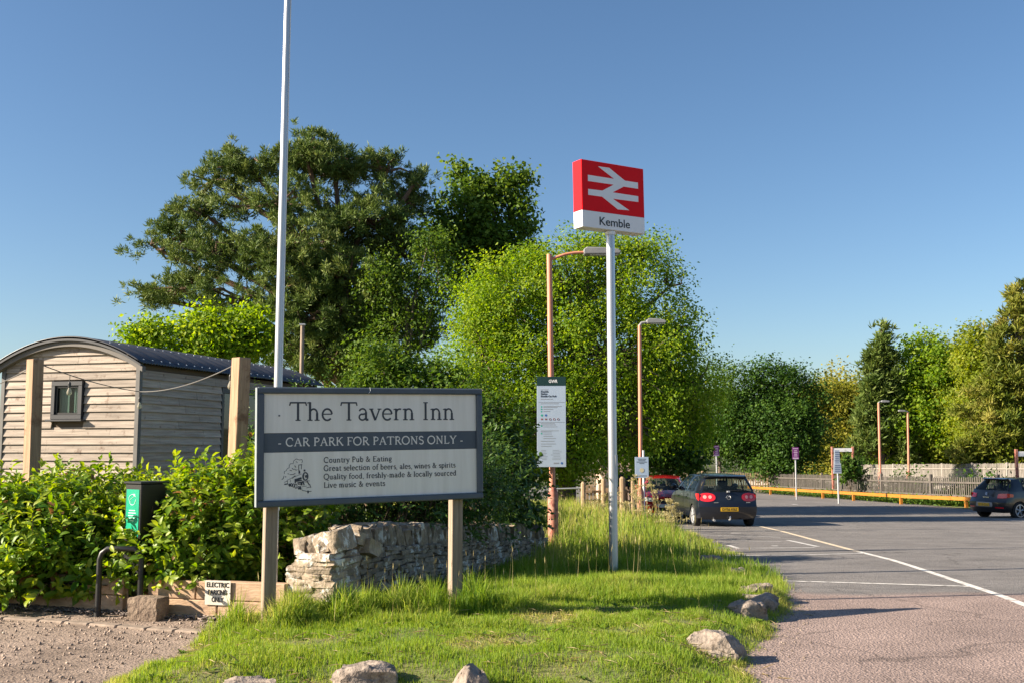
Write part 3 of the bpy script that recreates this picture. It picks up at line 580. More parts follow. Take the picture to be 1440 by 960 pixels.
M_steel = mat('galvanised_steel', (0.50, 0.51, 0.53), (0.42, 0.43, 0.45), 8, rough=0.42, metal=0.6)

hc = at(193, 600, 16.0)
hut = thing('shepherd_hut', 'timber clad hut with dark barrel roof standing behind the laurel bushes', 'hut', (hc.x, hc.y, 0), -R(15.5))
HW, HL, HE = 2.5, 6.05, 2.86
def arc(x, rise=0.36, w_=HW):
    t = (x + w_ / 2) / (w_ / 2); return rise * (1 - t * t)
def boards(name, n0, length, m, axis, clip=None, gaps=()):
    b = MB(); z = 0.62; hgt = 0.128; gg = random.Random(n0)
    while z < HE + 0.36:
        z1 = z + hgt + 0.012; x0, x1 = 0.02, length - 0.02
        if axis == 'x' and z1 > HE:                       # gable: shorten under the curve
            zz = z - HE + 0.03; 
            if zz > 0.33: break
            half = HW / 2 * math.sqrt(max(0, 1 - max(zz, 0) / 0.36)); x0, x1 = HW / 2 - half + 0.03, HW / 2 + half - 0.03
        if axis == 'y' and z1 > HE + 0.06: break
        spans = [(x0, x1)]
        for (a, c, za, zb) in gaps:
            if z1 > za and z < zb: spans = [q for s in spans for q in ((s[0], min(s[1], a)), (max(s[0], c), s[1])) if q[1] - q[0] > 0.03]
        cut = []
        for s0, s1 in spans:
            if s1 - s0 > 1.2 and gg.random() < 0.55:
                k = gg.uniform(s0 + 0.4, s1 - 0.4); cut += [(s0, k - 0.002), (k + 0.002, s1)]
            else: cut.append((s0, s1))
        for s0, s1 in cut:
            o0, o1 = 0.044 + gg.uniform(-.003, .003), 0.012     # bottom edge proud of the top edge
            if axis == 'x':
                q = [(-s0, -o0, z), (-s1, -o0, z), (-s1, -o1, z1), (-s0, -o1, z1), (-s0, 0.0, z), (-s1, 0.0, z), (-s1, 0.0, z1), (-s0, 0.0, z1)]
            else:
                q = [(o0, s0, z), (o0, s1, z), (o1, s1, z1), (o1, s0, z1), (0, s0, z), (0, s1, z), (0, s1, z1), (0, s0, z1)]
            b.add([Vector(p) for p in q], [(0, 1, 2, 3), (4, 7, 6, 5), (0, 4, 5, 1), (3, 2, 6, 7), (0, 3, 7, 4), (1, 5, 6, 2)])
        z += hgt
    return b.build(name, m, hut)
WX0, WX1, WZ0, WZ1 = 0.976, 1.554, 2.04, 2.64
boards('end_wall', 3, HW, M_board, 'x', gaps=[(WX0 - 0.01, WX1 + 0.01, WZ0, WZ1)])
boards('side_wall', 4, HL, M_board_side, 'y', gaps=[(2.36, 5.2, 0.4, 2.66)])
b = MB()                                                   # inner shell that closes the walls
for pts in ([(-WX0 + .06, .01), (0.0, .01)], [(-HW, .01), (-WX1 - .06, .01)]): 
    x0, x1 = sorted(p[0] for p in pts); b.box(((x0 + x1) / 2, 0.03, 1.75), (x1 - x0 - .02, 0.05, 2.3))
b.box((-(WX0 + WX1) / 2, 0.03, 1.30), (WX1 - WX0 + .2, 0.05, 1.42)); b.box((-(WX0 + WX1) / 2, 0.03, 2.76), (WX1 - WX0 + .2, 0.05, 0.22)); b.prism([(-HW + 0.04, HE - .1), (-0.04, HE - .1)] + [(-HW / 2 + (HW / 2 - 0.04) * math.cos(t), HE + 0.38 * math.sin(t)) for t in np.linspace(0.05, math.pi - 0.05, 14)], HL - .06, HL)
b.prism([(-HW + 0.04, HE), (-0.04, HE)] + [(-HW / 2 + (HW / 2 - 0.04) * math.cos(t), HE + 0.34 * math.sin(t) ** 1) for t in np.linspace(0.05, math.pi - 0.05, 14)], 0.004, 0.05)
b.box((-0.03, 1.19, 1.75), (0.05, 2.3, 2.3)); b.box((-0.03, 5.6, 1.75), (0.05, 0.8, 2.3)); b.box((-0.03, 3.78, 2.76), (0.05, 2.9, 0.24)); b.box((-HW + .03, HL / 2, 1.75), (0.05, HL - .1, 2.3)); b.box((-HW / 2, HL - .03, 1.75), (HW - .1, .05, 2.3))
b.box((-HW / 2, HL / 2, 0.6), (HW - .05, HL - .05, 0.1))
b.build('inner_shell', mat('dim_interior', (0.10, 0.075, 0.055), rough=0.9), hut)
for x, y in ((0.012, -0.012), (-HW - 0.012, -0.012), (0.012, HL)): MB().box((x, y, 1.76), (0.075, 0.075, 2.34)).build('corner_trim', M_trim, hut, bevel=0.004)
nA, nL = 28, 320; P = []
for i in range(nL):
    y = -0.17 + (HL + 0.34) * i / (nL - 1); c = 0.011 * math.cos(2 * math.pi * y / 0.076)
    for j in range(nA):
        t = j / (nA - 1); x = 0.15 - (HW + 0.30) * t; u = (x + HW / 2) / (HW / 2 + 0.15)
        P.append((x, y, HE - 0.02 + 0.43 * (1 - u * u) + 0.055 + c))
rb = MB().grid(P, nL, nA); 
ro = rb.build('roof', M_roof, hut, smooth=50)
mo = ro.modifiers.new('thick', 'SOLIDIFY'); mo.thickness = 0.012; mo.offset = -1
b = MB()
for y in np.arange(0.0, HL, 0.235):
    for x in (0.07, -0.55): 
        u = (x + HW / 2) / (HW / 2 + 0.15); b.lathe([(0.013, 0), (0.013, 0.012), (0.006, 0.02)], 8, (x, y, HE - 0.02 + 0.43 * (1 - u * u) + 0.067))
b.build('roof_bolts', M_bolt, ro)
def bow(y0, y1, hgt, dz, m, nm, wx=0.14):
    top, bot = [], []
    for t in np.linspace(0, 1, 30):
        x = wx - (HW + 2 * wx) * t; u = (x + HW / 2) / (HW / 2 + 0.15); z = HE - 0.02 + 0.43 * (1 - u * u) + 0.035 + dz
        top.append((x, z)); bot.append((x, z - hgt))
    bb = MB()
    for i in range(29): bb.prism([top[i], top[i + 1], bot[i + 1], bot[i]], y0, y1)
    return bb.build(nm, m, hut)
bow(-0.175, -0.13, 0.035, 0.0, M_dark, 'roof_edge'); bow(-0.128, -0.04, 0.08, -0.036, M_fascia, 'fascia')
def window(parent, cx, cz, w_, h_):
    f = MB(); t = 0.07
    f.box((cx, -0.045, cz + h_ / 2 - t / 2), (w_, 0.075, t)); f.box((cx, -0.045, cz - h_ / 2 + t / 2), (w_, 0.075, t))
    f.box((cx - w_ / 2 + t / 2, -0.045, cz), (t, 0.075, h_ - 2 * t)); f.box((cx + w_ / 2 - t / 2, -0.045, cz), (t, 0.075, h_ - 2 * t))
    i = 0.034
    fr = f.build('window', M_dark, parent, bevel=0.004)
    s = MB(); q = w_ / 2 - t - i / 2; r = h_ / 2 - t - i / 2
    s.box((cx, -0.03, cz + r), (w_ - 2 * t, 0.05, i)); s.box((cx, -0.03, cz - r), (w_ - 2 * t, 0.05, i)); s.box((cx - q, -0.03, cz), (i, 0.05, h_ - 2 * t - 2 * i)); s.box((cx + q, -0.03, cz), (i, 0.05, h_ - 2 * t - 2 * i))
    s.build('sash', M_black, fr, bevel=0.003)
    MB().box((cx, -0.028, cz), (w_ - 2 * t - 2 * i, 0.008, h_ - 2 * t - 2 * i)).build('pane', M_glass, fr)
    MB().box((cx, -0.075, cz - h_ / 2 - 0.02), (w_ + 0.10, 0.13, 0.03)).build('sill', M_dark, fr, bevel=0.004)
    c = MB(); 
    for k in range(7): c.box((cx - w_ * 0.30 + k * 0.026, 0.012 + 0.008 * (k % 2), cz), (0.024, 0.012, h_ * 0.8))
    for k in range(4): c.box((cx + w_ * 0.17 + k * 0.026, 0.012 + 0.008 * (k % 2), cz), (0.024, 0.012, h_ * 0.8))
    c.build('curtain', M_curtain, fr)
window(hut, -(WX0 + WX1) / 2, (WZ0 + WZ1) / 2, WX1 - WX0, WZ1 - WZ0)
d = MB()
for y0, y1 in ((2.38, 3.1), (3.1, 3.8), (3.8, 4.5), (4.5, 5.2)):
    for (cy, cz, sy, sz) in (((y0 + y1) / 2, 2.61, y1 - y0, .09), ((y0 + y1) / 2, 0.70, y1 - y0, .14), (y0 + .04, 1.66, .08, 1.8), (y1 - .04, 1.66, .08, 1.8)): d.box((0.0, cy, cz), (0.06, sy - .004, sz))
dr = d.build('glazed_door', M_dark, hut)
MB().box((0.0, 3.79, 1.66), (0.008, 2.78, 1.8)).build('pane', glassmat('door_glass', (0.01, 0.012, 0.012), 0.15), dr)
b = MB()
for y in (0.9, HL - 0.9):
    for x in (-0.1, -HW + 0.1): b.lathe([(0.05, -.05), (0.34, -.04), (0.34, .04), (0.05, .05)], 24, (x, y, 0.22 + zg(hc.x, hc.y) + 0.1), 'y')
b.build('wheel', M_rubber, hut)

# timber posts carrying the festoon lights
def timber_post(px, top, Y, wd, rz, label, leanpx=0):
    a = at(px + leanpx, 655, Y); t = at(px, top, Y); z0 = -0.1
    o = thing('timber_post', label, 'post', (a.x, Y, 0), rz, 'square posts for the festoon lights')
    dx = (t.x - a.x); h = t.z - z0; sh = dx / (t.z - a.z)
    b = MB(); vs = [(sx * wd / 2 + sh * (zz - a.z), sy * wd / 2, zz) for zz in (z0, t.z) for sx, sy in ((-1, -1), (1, -1), (1, 1), (-1, 1))]
    b.add(vs, [(0, 3, 2, 1), (4, 5, 6, 7), (0, 1, 5, 4), (1, 2, 6, 5), (2, 3, 7, 6), (3, 0, 4, 7)])
    b.build('shaft', M_post, o, bevel=0.006); return Vector((t.x, Y, t.z))
pA = timber_post(48.5, 505, 12.6, 0.145, R(-32), 'square timber post in front of the hut gable beside its small window', -4)
pB = timber_post(341, 503, 11.6, 0.155, R(-40), 'square timber post beside the glazed door of the hut and close to the tavern sign', -8)
M_bulb = glassmat('bulb_glass', (0.5, 0.45, 0.35), 0.5)
fl = thing('festoon_lights', 'string of clear festoon bulbs hanging between the two square timber posts', 'string lights', tuple(pA))
def sagged(a, c, sag, n=24):
    return [a.lerp(c, i / n) + Vector((0, 0, -sag * 4 * (i / n) * (1 - i / n))) for i in range(n + 1)]
hook = at(196, 550, 15.85); off = Vector(pA); up_ = Vector((0, 0, -0.03))
w1 = sagged(pA + up_, hook, 0.05); w2 = sagged(hook, pB + up_, 0.10); w3 = sagged(pA + up_ + Vector((0, 0, -.05)), at(-40, 555, 13.5), 0.02)
b = MB()
for wv in (w1, w2, w3): b.tube([p - off for p in wv], 0.0065, 6, False)
b.build('wire', M_trim, fl)
for p in (w1[7], w2[0] + Vector((0.02, -0.03, 0)), w2[22]):
    q = p - off; MB().tube([q, q + Vector((0, 0, -0.09))], 0.005, 5).lathe([(0.012, -.09), (0.02, -.11), (0.02, -.16), (0.01, -.165)], 10, tuple(q)).build('socket', M_black, fl)
    MB().lathe([(0.012, -.165), (0.022, -.19), (0.034, -.225), (0.03, -.25), (0.012, -.268)], 12, tuple(q)).build('bulb', M_bulb, fl, smooth=60)

# short pole seen over the hut roof, tall flagpole behind the sign
q = at(425.5, 457, 23); z0 = zg(q.x, 23); o = thing('utility_pole', 'short grey timber pole rising just behind the far end of the hut roof', 'pole', (q.x, 23, z0))
MB().tube([(0, 0, 0), (0, 0, q.z - z0)], [0.055, 0.045], 12).build('shaft', M_signpost, o, smooth=40); MB().box((0, 0, q.z - z0 + 0.01), (0.13, 0.1, 0.03)).build('cap', M_steel, o)
a = at(391, 540, 9.9); c = at(404.6, 0, 9.9); d = (c - a) / (c.z - a.z); z0 = 0.1; base = a + d * (z0 - a.z)
o = thing('flagpole', 'tall bare aluminium flagpole rising out of frame behind the tavern sign', 'flagpole', tuple(base))
MB().tube([(0, 0, 0), d * 3.5, d * 8.2], [0.040, 0.038, 0.030], 20).build('shaft', M_alu, o, smooth=60)
MB().tube([d * 0.9 + Vector((0.045, -0.02, 0)), d * 8.0 + Vector((0.034, -0.015, 0))], 0.004, 6).build('halyard', M_white, o)
MB().lathe([(0.07, -.03), (0.07, 0.1), (0.045, 0.12)], 16).build('base_collar', M_steel, o)
MB().lathe([(0.03, 8.2), (0.055, 8.24), (0.055, 8.28), (0.02, 8.33)], 14, (d.x * 8.2, d.y * 8.2, 0)).build('finial', M_alu, o)

# ------------------------------------------------------------------ planter, bushes, charger
M_laurel = leafmat('laurel_leaves', (0.05, 0.135, 0.014), (0.145, 0.255, 0.02), (0.34, 0.41, 0.045), trans=0.45, rough=0.42, spec=0.32, dead=(.22, .12, .05))
M_darkleaf = leafmat('dark_hedge_leaves', (0.028, 0.072, 0.013), (0.055, 0.12, 0.02), (0.11, 0.18, 0.032), trans=0.3, rough=0.4, spec=0.4)
M_twig = mat('brown_twig', (0.10, 0.07, 0.045), (0.16, 0.12, 0.08), 6, rough=0.9)
PL = [G(-40, 847.5), G(172, 861), G(205, 864), G(400, 873)]
pt = thing('timber_planter', 'low planter wall of stacked softwood sleepers under the laurel bushes', 'planter', (PL[0].x, PL[0].y, 0))
for (a, c) in ((PL[0], PL[1]), (PL[2], PL[3])):
    dv = (c - a); ln = dv.length; an = math.atan2(dv.y, dv.x); Mx = Matrix.Rotation(an, 3, 'Z'); nrm = Vector((-dv.y, dv.x, 0)).normalized()
    for k, (zz, hh) in enumerate(((0.075, 0.17), (0.25, 0.17))):
        cuts = [0, 0.52, 1] if k == 0 else [0, 0.36, 1]
        for u0, u1 in zip(cuts, cuts[1:]):
            m_ = a.lerp(c, (u0 + u1) / 2) + nrm * (0.06 + 0.006 * k) - PL[0]
            MB().box((m_.x, m_.y, zz), (ln * (u1 - u0) - 0.012, 0.12, hh), Mx).build('sleeper', M_sleeper, pt, bevel=0.008)
ra, rb_ = PL[1] + Vector((0, 0, 0)), PL[2]
for e, sgn in ((PL[1], -1), (PL[2], 1)):
    m_ = e + Vector((0.02 * sgn, 0.5, 0)) - PL[0]; MB().box((m_.x, m_.y, 0.16), (0.10, 0.9, 0.34)).build('sleeper', M_sleeper, pt, bevel=0.008)
# soil inside, chippings and kerb in front
b = MB(); b.add([(-7, 10.75, .26), (-3.95, 10.15, .26), (-3.95, 12.6, .2), (-7, 13.2, .2)], [(0, 1, 2, 3)]); b.add([(-3.62, 10.1, .26), (-2.2, 9.75, .22), (-2.0, 11.6, .2), (-3.62, 12.3, .2)], [(0, 1, 2, 3)])
o = b.build('planter_soil', mat('dark_soil', (0.035, 0.025, 0.018), (0.06, 0.045, 0.03), 6, rough=1.0)); o['kind'] = 'structure'
g = np.random.default_rng(77); n = 1500; t = g.random(n); A = np.array(PL[0]); Cc = np.array(PL[3]); dd = (Cc - A); nn = np.array([-dd[1], dd[0], 0]); nn = nn / np.linalg.norm(nn)
pp = A + dd * t[:, None] - nn * (np.abs(g.normal(0.02, 0.10, n)))[:, None]; pp = pp[~((t > .42) & (t < .52) & (g.random(n) < .2))]; n = len(pp)
V = []; F = []
for i in range(n):
    L_, w_, th = g.uniform(.025, .07), g.uniform(.012, .03), g.uniform(.005, .012); a = g.uniform(0, 3.14); ti = g.normal(0, .35)
    ca, sa = math.cos(a), math.sin(a); z0 = g.uniform(.002, .018)
    for sx, sy, sz in ((-1, -1, 0), (1, -.6, 0), (.8, 1, 0), (-1, .7, 0), (-1, -1, 1), (1, -.6, 1), (.8, 1, 1), (-1, .7, 1)):
        x, y = sx * L_ / 2, sy * w_ / 2; V.append((pp[i, 0] + x * ca - y * sa, pp[i, 1] + x * sa + y * ca, z0 + sz * th + x * ti * .4 + 0.0))
    F += [[8 * i + k for k in q] for q in ((0, 3, 2, 1), (4, 5, 6, 7), (0, 1, 5, 4), (1, 2, 6, 5), (2, 3, 7, 6), (3, 0, 4, 7))]
o = np_mesh('slate_chippings', V, F, mat('slate_chip', (0.10, 0.08, 0.075), (0.24, 0.19, 0.165), 3, rough=0.8, island=0.4)); o['kind'] = 'stuff'
g = np.random.default_rng(78); n = 5200; pp = np.stack([g.uniform(-6.5, -1.7, n), g.uniform(6.9, 10.4, n)], 1); pp = pp[(sdist(pp) < -0.02) & (sdist(pp) > -3.2)]; n = len(pp); V = []; F = []
for i in range(n):
    r_ = 0.004 + 0.012 * g.random() ** 3; 
    q = np.array([[1, 0, 0], [0, 1, 0], [-1, 0, 0], [0, -1, 0], [0, 0, 1], [0, 0, -1]]) * g.uniform(.6, 1.3, (6, 3)) * r_ + g.normal(0, r_ * .2, (6, 3)); q += [pp[i, 0], pp[i, 1], r_ * .3]
    V += q.tolist(); F += [[6 * i + k for k in f] for f in ((0, 1, 4), (1, 2, 4), (2, 3, 4), (3, 0, 4), (1, 0, 5), (2, 1, 5), (3, 2, 5), (0, 3, 5))]
o = np_mesh('loose_gravel', V, F, mat('gravel_stones', (0.20, 0.15, 0.12), (0.40, 0.32, 0.26), 3, rough=0.9, island=0.35)); o['kind'] = 'stuff'
kp = [G(*p) for p in [(-40, 866), (60, 872), (130, 877), (210, 884), (290, 889)]]; b = MB()
for a, c in zip(kp, kp[1:]):
    for j in range(2):
        u, v = a.lerp(c, j / 2), a.lerp(c, (j + 1) / 2 - 0.02); dv = v - u; b.box(((u.x + v.x) / 2, (u.y + v.y) / 2, -0.008), (dv.length, 0.11, 0.05), Matrix.Rotation(math.atan2(dv.y, dv.x), 3, 'Z'))
o = b.build('kerb', mat('buff_kerb', (0.18, 0.14, 0.11), (0.33, 0.26, 0.205), 5, rough=0.9, bump=0.5), bevel=0.012); o['kind'] = 'structure'
q = G(203, 872); o = rock('concrete_block', (q.x, q.y + 0.1, 0.10), (0.30, 0.22, 0.21), 21, mat('rough_block', (0.14, 0.10, 0.075), (0.27, 0.205, 0.15), 9, rough=0.95, bump=1.0, bscale=30), R(-14), 0.0, amp=0.03, flat=0.93)
tag(o, 'squat weathered block lying on the chippings before the gap in the planter', 'block')

def bush(name, label, lobes, Y, n, size, asp, m, seed, cat='bush', group=None, base_px=None, full=True, upw=0.35, sprays=8, per=9, cl=0.24, sp=0.12, twig=0.6, minz=0.2, cut=None):
    g = np.random.default_rng(seed); bx = at(base_px or lobes[0][0], 700, Y).x; bz = zg(bx, Y); off = np.array([bx, Y, bz]); root = thing(name, label, cat, tuple(off), 0, group)
    Ls = []
    for lb in lobes:
        dy = lb[4] if len(lb) > 4 else 0; kk = (Y + dy) / 1440; Ls.append((np.array(at(lb[0], lb[1], Y + dy)) - off, np.array([lb[2] * kk, (lb[5] if len(lb) > 5 else max(lb[2], lb[3]) * kk * 0.8), lb[3] * kk])))
    w_ = np.array([l[1][0] * l[1][2] + .02 for l in Ls]); w_ /= w_.sum(); nc = max(8, n // (sprays * per)); ix = g.choice(len(Ls), nc, p=w_)
    ctr = np.array([l[0] for l in Ls])[ix]; rad = np.array([l[1] for l in Ls])[ix]; d = unit(g.normal(size=(nc, 3)) + np.array([-0.1, -0.35, 0.15]))
    C = ctr + d * rad * (0.6 + 0.45 * g.random(nc) ** 0.7)[:, None]; C[:, 2] = np.maximum(C[:, 2], minz)
    i2 = np.repeat(np.arange(nc), sprays); S2 = C[i2] + g.normal(size=(len(i2), 3)) * cl * 0.6
    axis = unit(unit(S2 - ctr[i2]) + np.array([0, 0, 0.55]) + g.normal(0, .35, (len(i2), 3)))      # every sprig is a short shoot with leaves round it
    i3 = np.repeat(np.arange(len(S2)), per); t = np.tile(np.linspace(0, 1, per), len(S2)); ax = axis[i3]
    perp = unit(np.cross(ax, g.normal(size=ax.shape))); P = S2[i3] + ax * (t * sp * 2.2)[:, None]
    D = unit(perp * (1.1 - 0.6 * t)[:, None] + ax * (0.35 + 0.7 * t)[:, None] + np.array([0, 0, -0.12])); Nn = unit(ax + np.array([0, 0, upw]) - D * np.sum(ax * D, 1, keepdims=True) + g.normal(0, .25, ax.shape))
    if cut is not None:
        Wd = P + off; (cx0, cx1, cy1, cz0) = cut; kp_ = ~((Wd[:, 0] > cx0) & (Wd[:, 0] < cx1) & (Wd[:, 1] < cy1) & (Wd[:, 2] > cz0)); P, D, Nn, t, i3 = P[kp_], D[kp_], Nn[kp_], t[kp_], i3[kp_]
    P[:, 2] = np.maximum(P[:, 2], minz * 0.6); sz = size * g.uniform(.6, 1.2, len(P)) * (1.05 - 0.35 * t)
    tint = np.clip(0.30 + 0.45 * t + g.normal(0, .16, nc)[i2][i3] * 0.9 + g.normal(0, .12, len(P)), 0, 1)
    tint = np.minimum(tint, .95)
    if full: tint = np.where(g.random(len(P)) < .022, 1.0, tint); sz = sz * np.where(g.random(len(P)) < .25, .6, 1.0)
    (full_leaves if full else leaf_cards)('foliage', P, Nn, D, sz, asp, m, root, tint)
    b = MB()
    for i in g.choice(nc, int(nc * twig), replace=False):
        f = np.array([ctr[i][0] * 0.8 + g.normal(0, .1), ctr[i][1] * .8 + g.normal(0, .1), 0.05]); mm = (f + C[i]) / 2 + g.normal(0, .08, 3); b.tube([f, mm, C[i]], [0.014, 0.010, 0.004], 5, False)
    for i in g.choice(len(S2), min(len(S2), 420), replace=False): b.tube([S2[i] - axis[i] * .06, S2[i] + axis[i] * sp * 2.2], [0.004, 0.002], 3, False)
    b.build('stems', M_twig, root); return root
CUT = (at(178, 700, 10.3).x, at(228, 700, 10.3).x, 10.62, at(200, 744, 10.3).z)   # trimmed back round the charging post
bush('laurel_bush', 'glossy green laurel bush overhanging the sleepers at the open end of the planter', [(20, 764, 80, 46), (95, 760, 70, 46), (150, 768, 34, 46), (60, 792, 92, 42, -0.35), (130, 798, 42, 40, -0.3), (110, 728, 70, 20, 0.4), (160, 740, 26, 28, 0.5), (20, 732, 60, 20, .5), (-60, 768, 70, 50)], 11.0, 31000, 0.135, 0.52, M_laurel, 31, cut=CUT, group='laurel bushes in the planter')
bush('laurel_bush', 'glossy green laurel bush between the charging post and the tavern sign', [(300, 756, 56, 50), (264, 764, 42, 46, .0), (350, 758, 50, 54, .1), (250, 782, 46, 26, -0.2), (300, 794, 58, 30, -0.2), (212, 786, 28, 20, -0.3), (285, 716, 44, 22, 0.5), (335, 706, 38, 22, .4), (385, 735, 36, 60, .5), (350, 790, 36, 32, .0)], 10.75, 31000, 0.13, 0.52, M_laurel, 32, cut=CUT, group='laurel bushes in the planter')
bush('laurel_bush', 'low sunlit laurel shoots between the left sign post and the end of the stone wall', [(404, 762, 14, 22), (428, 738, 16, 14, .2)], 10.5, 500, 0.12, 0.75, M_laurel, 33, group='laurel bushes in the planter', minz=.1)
bush('cypress_hedge', 'dark feathery hedge growing behind the dry stone wall', [(480, 715, 60, 45), (560, 700, 60, 40), (640, 690, 50, 44, .9), (684, 690, 28, 50, 2.0), (600, 660, 80, 50, .5), (500, 660, 80, 60, .5), (440, 640, 60, 60, .6)], 12.4, 26000, 0.10, 0.35, M_darkleaf, 34, 'hedge', full=False, cl=.3)
bush('dark_shrub', 'dark leafy shrub rising behind the far end of the stone wall', [(690, 680, 34, 52), (715, 690, 20, 40), (672, 640, 30, 36)], 15.6, 9000, 0.11, 0.8, M_darkleaf, 35, cl=.25)
bush('bramble_shrub', 'mid green shrub rising behind the dark hedge beside the notice post', [(678, 615, 36, 42), (650, 640, 46, 50), (698, 655, 18, 38)], 16, 8000, 0.09, 0.8, leafmat('bramble_leaves', (0.03, 0.08, 0.01), (0.06, 0.13, 0.014), (0.11, 0.18, 0.02), .3), 36, full=False, cl=.3)

# charging post, hoop barrier, little plate
c0 = at(204, 745, 10.35); ch = thing('charging_post', 'black vehicle charging post with a green front label in the bushes', 'charging post', (c0.x, 10.35, 0.0), R(-35))
zt = at(204, 677.5, 10.35).z
MB().box((0, 0, zt / 2), (0.26, 0.30, zt - .02)).build('housing', M_black, ch, bevel=0.008)
MB().box((0, -0.001, zt + 0.0), (0.285, 0.33, 0.022)).build('cap', M_black, ch, bevel=0.005)
M_green = mat('green_label', (0.0, 0.33, 0.20), (0.0, 0.27, 0.16), 5, rough=0.35)
MB().box((0, -0.152, zt - 0.30), (0.205, 0.006, 0.47)).build('label_panel', M_green, ch)
M_pale = mat('pale_green_print', (0.45, 0.72, 0.60), rough=0.5)
b = MB(); cz = zt - 0.165
ring = [(0.055 * math.cos(t) * (1 + .12 * math.sin(3 * t)), -0.156, cz + 0.052 * math.sin(t)) for t in np.linspace(0.6, 2 * math.pi + .1, 30)]; b.tube(ring, 0.0035, 5)
b.tube([(0.01, -.156, cz + .07), (0.02, -.156, cz + .03), (-.035, -.156, cz + .0), (-.02, -.156, cz - .03)], 0.003, 5); b.lathe([(.012, -.158), (.012, -.154)], 12, (0.03, 0, cz + .045), 'y')
for k, (l_, zz) in enumerate(((.10, -.27), (.12, -.295), (.12, -.32), (.09, -.345), (.07, -.37))): b.box((0, -.156, zt + zz), (l_, .003, .008))
b.build('printing', M_pale, ch)
h0, h1 = G(137, 866), at(201, 800, G(137, 866).y + .05); hb = thing('hoop_barrier', 'black tubular steel hoop barrier guarding the charging post', 'barrier', (h0.x, h0.y, 0)); wv = h1.x - h0.x; hz = at(150, 771, h0.y).z
MB().tube([(0, 0, 0), (0, 0, hz - .10), (0.02, 0, hz - .04), (0.07, 0, hz), (wv - .07, 0, hz), (wv - .02, 0, hz - .04), (wv, 0, hz - .10), (wv, 0, 0)], 0.027, 14).build('hoop', M_black, hb, smooth=60)
MB().lathe([(.033, .0), (.033, .05)], 12).build('foot_sleeve', M_rubber, hb); MB().lathe([(.033, .0), (.033, .05)], 12, (wv, 0, 0)).build('foot_sleeve', M_rubber, hb)
u = (308 + 40) / 440; c = PL[2].lerp(PL[3], (308 - 205) / (400 - 205)); dv = PL[3] - PL[2]; an = math.atan2(dv.y, dv.x); zc = at(308, 832.5, c.y).z
ps = thing('parking_plate', 'small white parking plate screwed to the planter sleepers', 'sign', (c.x, c.y, zc), an)
MB().box((0, -0.012, 0), (0.265, 0.008, 0.225)).build('plate', mat('ivory_plate', (0.66, 0.62, 0.54), (0.56, 0.51, 0.43), 5, rough=0.5), ps)
for i, (tx, wd) in enumerate((('ELECTRIC', .235), ('PARKING', .20), ('ONLY', .125))): word('lettering', tx, M_black, ps, 0, 0.052 - 0.068 * i, -0.0175, 0.062, width=wd, bold=.0015)
MB().lathe([(.006, -.02), (.006, -.016)], 8, (-.122, 0, 0), 'y').lathe([(.006, -.02), (.006, -.016)], 8, (.122, 0, 0), 'y').build('screws', M_steel, ps)

# ------------------------------------------------------------------ dry stone wall
M_wall = mat('oolite_stone', (0.15, 0.118, 0.086), (0.31, 0.25, 0.185), 9, rough=0.95, bump=0.8, bscale=22, island=0.28, third=(0.52, 0.50, 0.46), tscale=5.0, tlo=0.55, thi=0.61)
g = np.random.default_rng(21)
cs = bmesh.new(); bmesh.ops.create_cube(cs, size=1); bmesh.ops.subdivide_edges(cs, edges=cs.edges, cuts=2, use_grid_fill=True); cs.verts.ensure_lookup_table()
SV = np.array([v.co for v in cs.verts]); SF = [tuple(v.index for v in f.verts) for f in cs.faces]; cs.free(); SR = unit(SV)
def stones(items, name, parent, amp=0.075):
    V, F = [], []
    for c, d, rz, rx in items:
        k = SV * 0.84 + SR * 0.5 * 0.22; k = k + np.array([noise.noise_vector(Vector(p * 1.9 + 0.0) + Vector((c[0] * 9.1, c[1] * 7.7, c[2] * 8.3 + len(V)))) for p in k]) * amp * 1.6 + g.normal(0, .022, k.shape)
        k = k * d; cr, sr = math.cos(rx), math.sin(rx); k = np.c_[k[:, 0] * cr + k[:, 2] * sr, k[:, 1], -k[:, 0] * sr + k[:, 2] * cr]
        cz, sz = math.cos(rz), math.sin(rz); k = np.c_[k[:, 0] * cz - k[:, 1] * sz, k[:, 0] * sz + k[:, 1] * cz, k[:, 2]] + np.array(c)
        o = len(V); V += k.tolist(); F += [tuple(i + o for i in f) for f in SF]
    b = MB(); b.add(V, F); return b.build(name, M_wall, parent, smooth=50)
W0 = at(478, 800, 10.3); W1 = at(748, 760, 16.3); wz0, wz1 = 0.06, zg(W1.x, W1.y) 
wl = thing('dry_stone_wall', 'lichen spotted dry stone wall with upright coping stones running away behind the sign', 'wall', (W0.x, W0.y, 0))
dW = Vector((W1.x - W0.x, W1.y - W0.y, 0)); LW = dW.length; aw = math.atan2(dW.y, dW.x); dW.normalize(); nW = Vector((dW.y, -dW.x, 0)); 
zt0, zt1 = at(500, 768, 10.4).z, at(740, 756, 16.3).z
items = []; core = MB()
for k in range(12):
    u0, u1 = k / 12, (k + 1) / 12; m_ = dW * (LW * (u0 + u1) / 2); zt_ = zt0 + (zt1 - zt0) * (u0 + u1) / 2; zb = wz0 + (wz1 - wz0) * u1 - .2
    core.box((m_.x, m_.y, (zt_ + zb) / 2), (LW / 12, .24, zt_ - zb), Matrix.Rotation(aw, 3, 'Z'))
core.build('core', mat('shadowy_joint', (0.06, 0.048, 0.035), rough=1), wl)
x = 0.1
rows = 12
